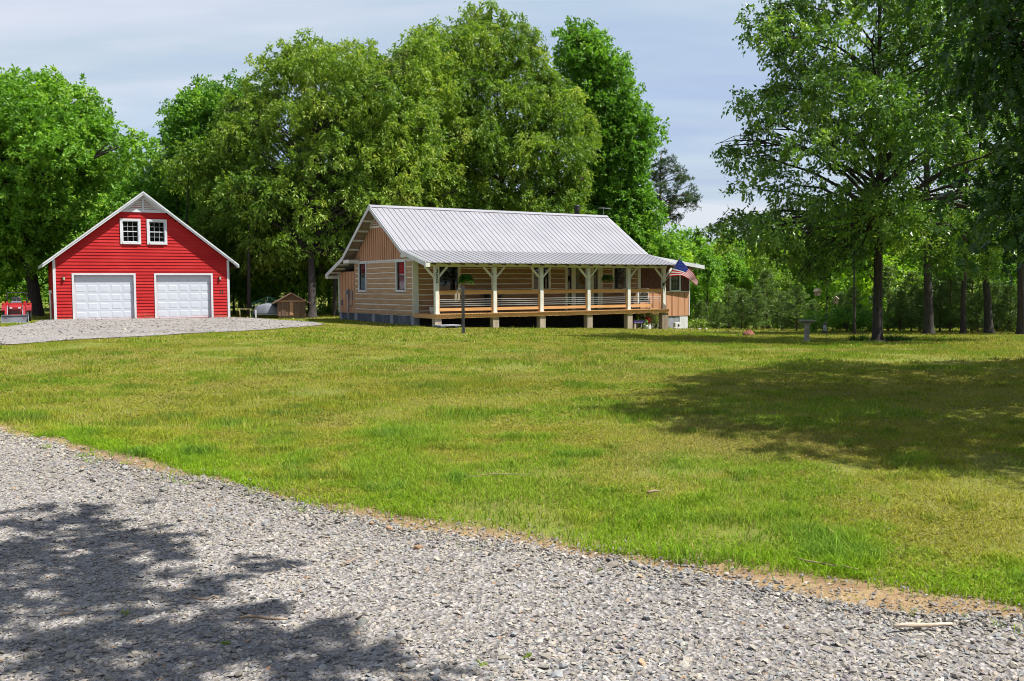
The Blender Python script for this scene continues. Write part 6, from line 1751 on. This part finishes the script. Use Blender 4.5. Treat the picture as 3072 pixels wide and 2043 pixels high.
        q = gpos(px, py)
        if i > 2: q = gz3(*(at(px, py, 50)[:2]))
        if i < 2: q = hw((13.75, 15.05)[i], (-1.35, -.75)[i])
        shrub('shrub', lab, 'shrub', q, r, h, 140 + i, ml, leaf=(.11, .055) if i < 3 else (.16, .09), twigs=14 if i < 3 else 6, per=12)
    for i in range(16):
        q = gz3(-47 + i * 2.9 + g.uniform(-.6, .6), 62.5 + g.uniform(-1, 2) + (3 if i < 6 else 0))
        if -30 < q[0] < -19.5: continue
        shrub('woodland_shrub', 'leafy undergrowth bush at the foot of the woods behind the shed', 'shrub', q, g.uniform(1.0, 1.6), g.uniform(1.0, 1.9), 170 + i, 'leaf_bright' if i % 2 else 'leaf_thicket', leaf=(.20, .11), twigs=3.2, per=12, group='undergrowth bushes behind the shed', tint=(.5, .35))
    # far woods that close the view
    L = []
    for _ in range(520):
        a = g.uniform(-.95, .95); d = g.uniform(125, 190); x, y = d * math.sin(a), d * math.cos(a)
        base = float(tz(x, y)); top = np.interp(x, [-120, -30, 5, 20, 60, 140], [13, 14, 9.5, 8.2, 9.5, 15])
        L.append((np.array([x, y, base + top * g.uniform(.1, 1.0)]), np.array([3.4, 3.4, 2.2]) * g.uniform(.7, 1.1)))
    me = crown_mesh('far_woods', L, g, (.75, .42), .55, 14, 1.5, .2, tint=(.5, .4)); me.materials.append(M['leaf_bright'])
    tag(link(bpy.data.objects.new('far_woods', me)), 'far belt of mixed green woods beyond the yard', 'woods', kind='stuff')

# ------------------------------------------------------------------ light and camera
SUN = np.array([.57, -.13, 1.0])
def build_world():
    w = bpy.data.worlds.new('World'); SC.world = w; w.use_nodes = True
    nt = w.node_tree
    for n in list(nt.nodes): nt.nodes.remove(n)
    out = nt.nodes.new('ShaderNodeOutputWorld'); bg = nt.nodes.new('ShaderNodeBackground')
    sky = nt.nodes.new('ShaderNodeTexSky'); sky.sky_type = 'NISHITA'; sky.sun_disc = False
    sky.sun_elevation = math.atan2(1.0, math.hypot(SUN[0], SUN[1])); sky.sun_rotation = math.atan2(SUN[0], SUN[1])
    sky.air_density = 1.0; sky.dust_density = 1.6
    tc = N(nt, 'TexCoord')
    sp = N(nt, 'SeparateXYZ'); nt.links.new(tc.outputs['Generated'], sp.inputs[0])
    zz = N(nt, 'Math', operation='MAXIMUM'); nt.links.new(sp.outputs[2], zz.inputs[0]); zz.inputs[1].default_value = 0
    za = N(nt, 'Math', operation='ADD'); nt.links.new(zz.outputs[0], za.inputs[0]); za.inputs[1].default_value = .16
    dx = N(nt, 'Math', operation='DIVIDE'); nt.links.new(sp.outputs[0], dx.inputs[0]); nt.links.new(za.outputs[0], dx.inputs[1])
    dy = N(nt, 'Math', operation='DIVIDE'); nt.links.new(sp.outputs[1], dy.inputs[0]); nt.links.new(za.outputs[0], dy.inputs[1])
    cb = N(nt, 'CombineXYZ'); nt.links.new(dx.outputs[0], cb.inputs[0]); nt.links.new(dy.outputs[0], cb.inputs[1])
    mp = N(nt, 'Mapping'); mp.inputs['Rotation'].default_value = (0, 0, R(-38)); mp.inputs['Scale'].default_value = (.35, 1.1, 1)
    nt.links.new(cb.outputs[0], mp.inputs['Vector'])
    f1 = noise(nt, mp.outputs[0], 1.3, 5, .5)
    fac = ramp(nt, f1, [(.30, (.62, .62, .62)), (.62, (.97, .97, .97))])
    shade = ramp(nt, noise(nt, mp.outputs[0], 1.15, 5, .52), [(.38, (2.55, 3.08, 4.3)), (.5, (3.15, 3.75, 4.4)), (.61, (4.25, 4.45, 5.0))])
    hi = ramp(nt, zz.outputs[0], [(.28, (1, 1, 1)), (.60, (.66, .68, .76))])
    mh = N(nt, 'MixRGB', blend_type='MULTIPLY'); mh.inputs[0].default_value = 1; nt.links.new(shade, mh.inputs[1]); nt.links.new(hi, mh.inputs[2]); shade = mh.outputs[0]
    mx = N(nt, 'MixRGB'); nt.links.new(fac, mx.inputs[0]); nt.links.new(sky.outputs[0], mx.inputs[1]); nt.links.new(shade, mx.inputs[2])
    nt.links.new(mx.outputs[0], bg.inputs['Color']); bg.inputs['Strength'].default_value = SKY
    nt.links.new(bg.outputs[0], out.inputs[0])
    l = bpy.data.lights.new('sun', 'SUN'); l.energy = SUNE; l.angle = R(.5); l.color = (1, .965, .90)
    o = bpy.data.objects.new('sun', l); link(o)
    o.rotation_euler = Vector(SUN).to_track_quat('Z', 'Y').to_euler()
    o.location = tuple(SUN * 40)
SKY, SUNE = .100, 5.0

def build_camera():
    c = bpy.data.cameras.new('camera'); o = bpy.data.objects.new('camera', c); link(o)
    c.sensor_width = 36; c.sensor_fit = 'HORIZONTAL'; c.lens = F * 36 / 3072; c.clip_end = 2500; c.clip_start = .05
    r0 = Vector((1, 0, 0)); fw = Vector((0, CP, -SP)); up = Vector((0, SP, CP))
    r1 = r0 * CR + up * SR; u1 = up * CR - r0 * SR
    m = Matrix((r1, u1, -fw)).transposed().to_4x4(); m.translation = (0, 0, HC)
    o.matrix_world = m
    SC.camera = o
    v = SC.view_settings; v.view_transform = 'Standard'; v.look = 'None'; v.gamma = 1; v.exposure = .86; v.use_curve_mapping = False
    SC.cycles.max_bounces = 8; SC.cycles.transparent_max_bounces = 12; SC.cycles.caustics_reflective = False; SC.cycles.caustics_refractive = False
    SC.cycles.use_denoising = True; SC.cycles.denoiser = 'OPENIMAGEDENOISE'; SC.cycles.denoising_input_passes = 'RGB_ALBEDO_NORMAL'; SC.cycles.denoising_prefilter = 'ACCURATE'; SC.cycles.filter_width = 1.0; SC.cycles.sample_clamp_indirect = 4

def leaf_materials():
    M['leaf_a'] = leaf_mat('green_leaf', (.068, .170, .020), (.140, .295, .032), (.24, .40, .05), trans=.45)
    M['leaf_bright'] = leaf_mat('bright_green_leaf', (.090, .205, .020), (.170, .345, .034), (.30, .45, .06), trans=.45)
    M['leaf_thicket'] = leaf_mat('thicket_leaf', (.105, .235, .014), (.220, .400, .022), (.40, .52, .06), trans=.45)
    M['leaf_olive'] = leaf_mat('olive_oak_leaf', (.080, .165, .020), (.205, .310, .034), (.37, .42, .075), trans=.45)
    M['leaf_oak'] = leaf_mat('glossy_oak_leaf', (.046, .112, .015), (.118, .225, .030), (.25, .35, .06), rough=.33, spec=.5, trans=.4)
    M['leaf_dark'] = leaf_mat('dark_leaf', (.024, .070, .010), (.060, .140, .018), (.12, .22, .03))
    M['leaf_near'] = leaf_mat('lobed_oak_leaf', (.024, .070, .012), (.055, .130, .020), (.10, .19, .03), rough=.38, spec=.4)
    M['leaf_pine'] = leaf_mat('pine_needle', (.026, .060, .016), (.055, .105, .026), (.11, .16, .04), trans=.2)
    M['leaf_pine_young'] = leaf_mat('young_pine_needle', (.075, .140, .035), (.155, .235, .065), (.24, .31, .09), trans=.25)
    M['leaf_fern'] = leaf_mat('fern_frond', (.030, .120, .014), (.065, .21, .022), (.13, .31, .04))
    M['leaf_varieg'] = leaf_mat('variegated_leaf', (.09, .14, .03), (.23, .27, .08), (.45, .47, .24))
    M['leaf_lime'] = leaf_mat('lime_leaf', (.10, .17, .02), (.23, .32, .045), (.38, .42, .12))
    M['mulch'] = mat('dark_mulch', (.055, .040, .028), (.022, .017, .013), 18, .95, bump=.6)

build_materials(); leaf_materials()
build_camera(); build_world()
build_ground(); build_drive(); build_gravel(); build_grass()
build_house(); build_garage(); build_props()
build_trees(); build_background()
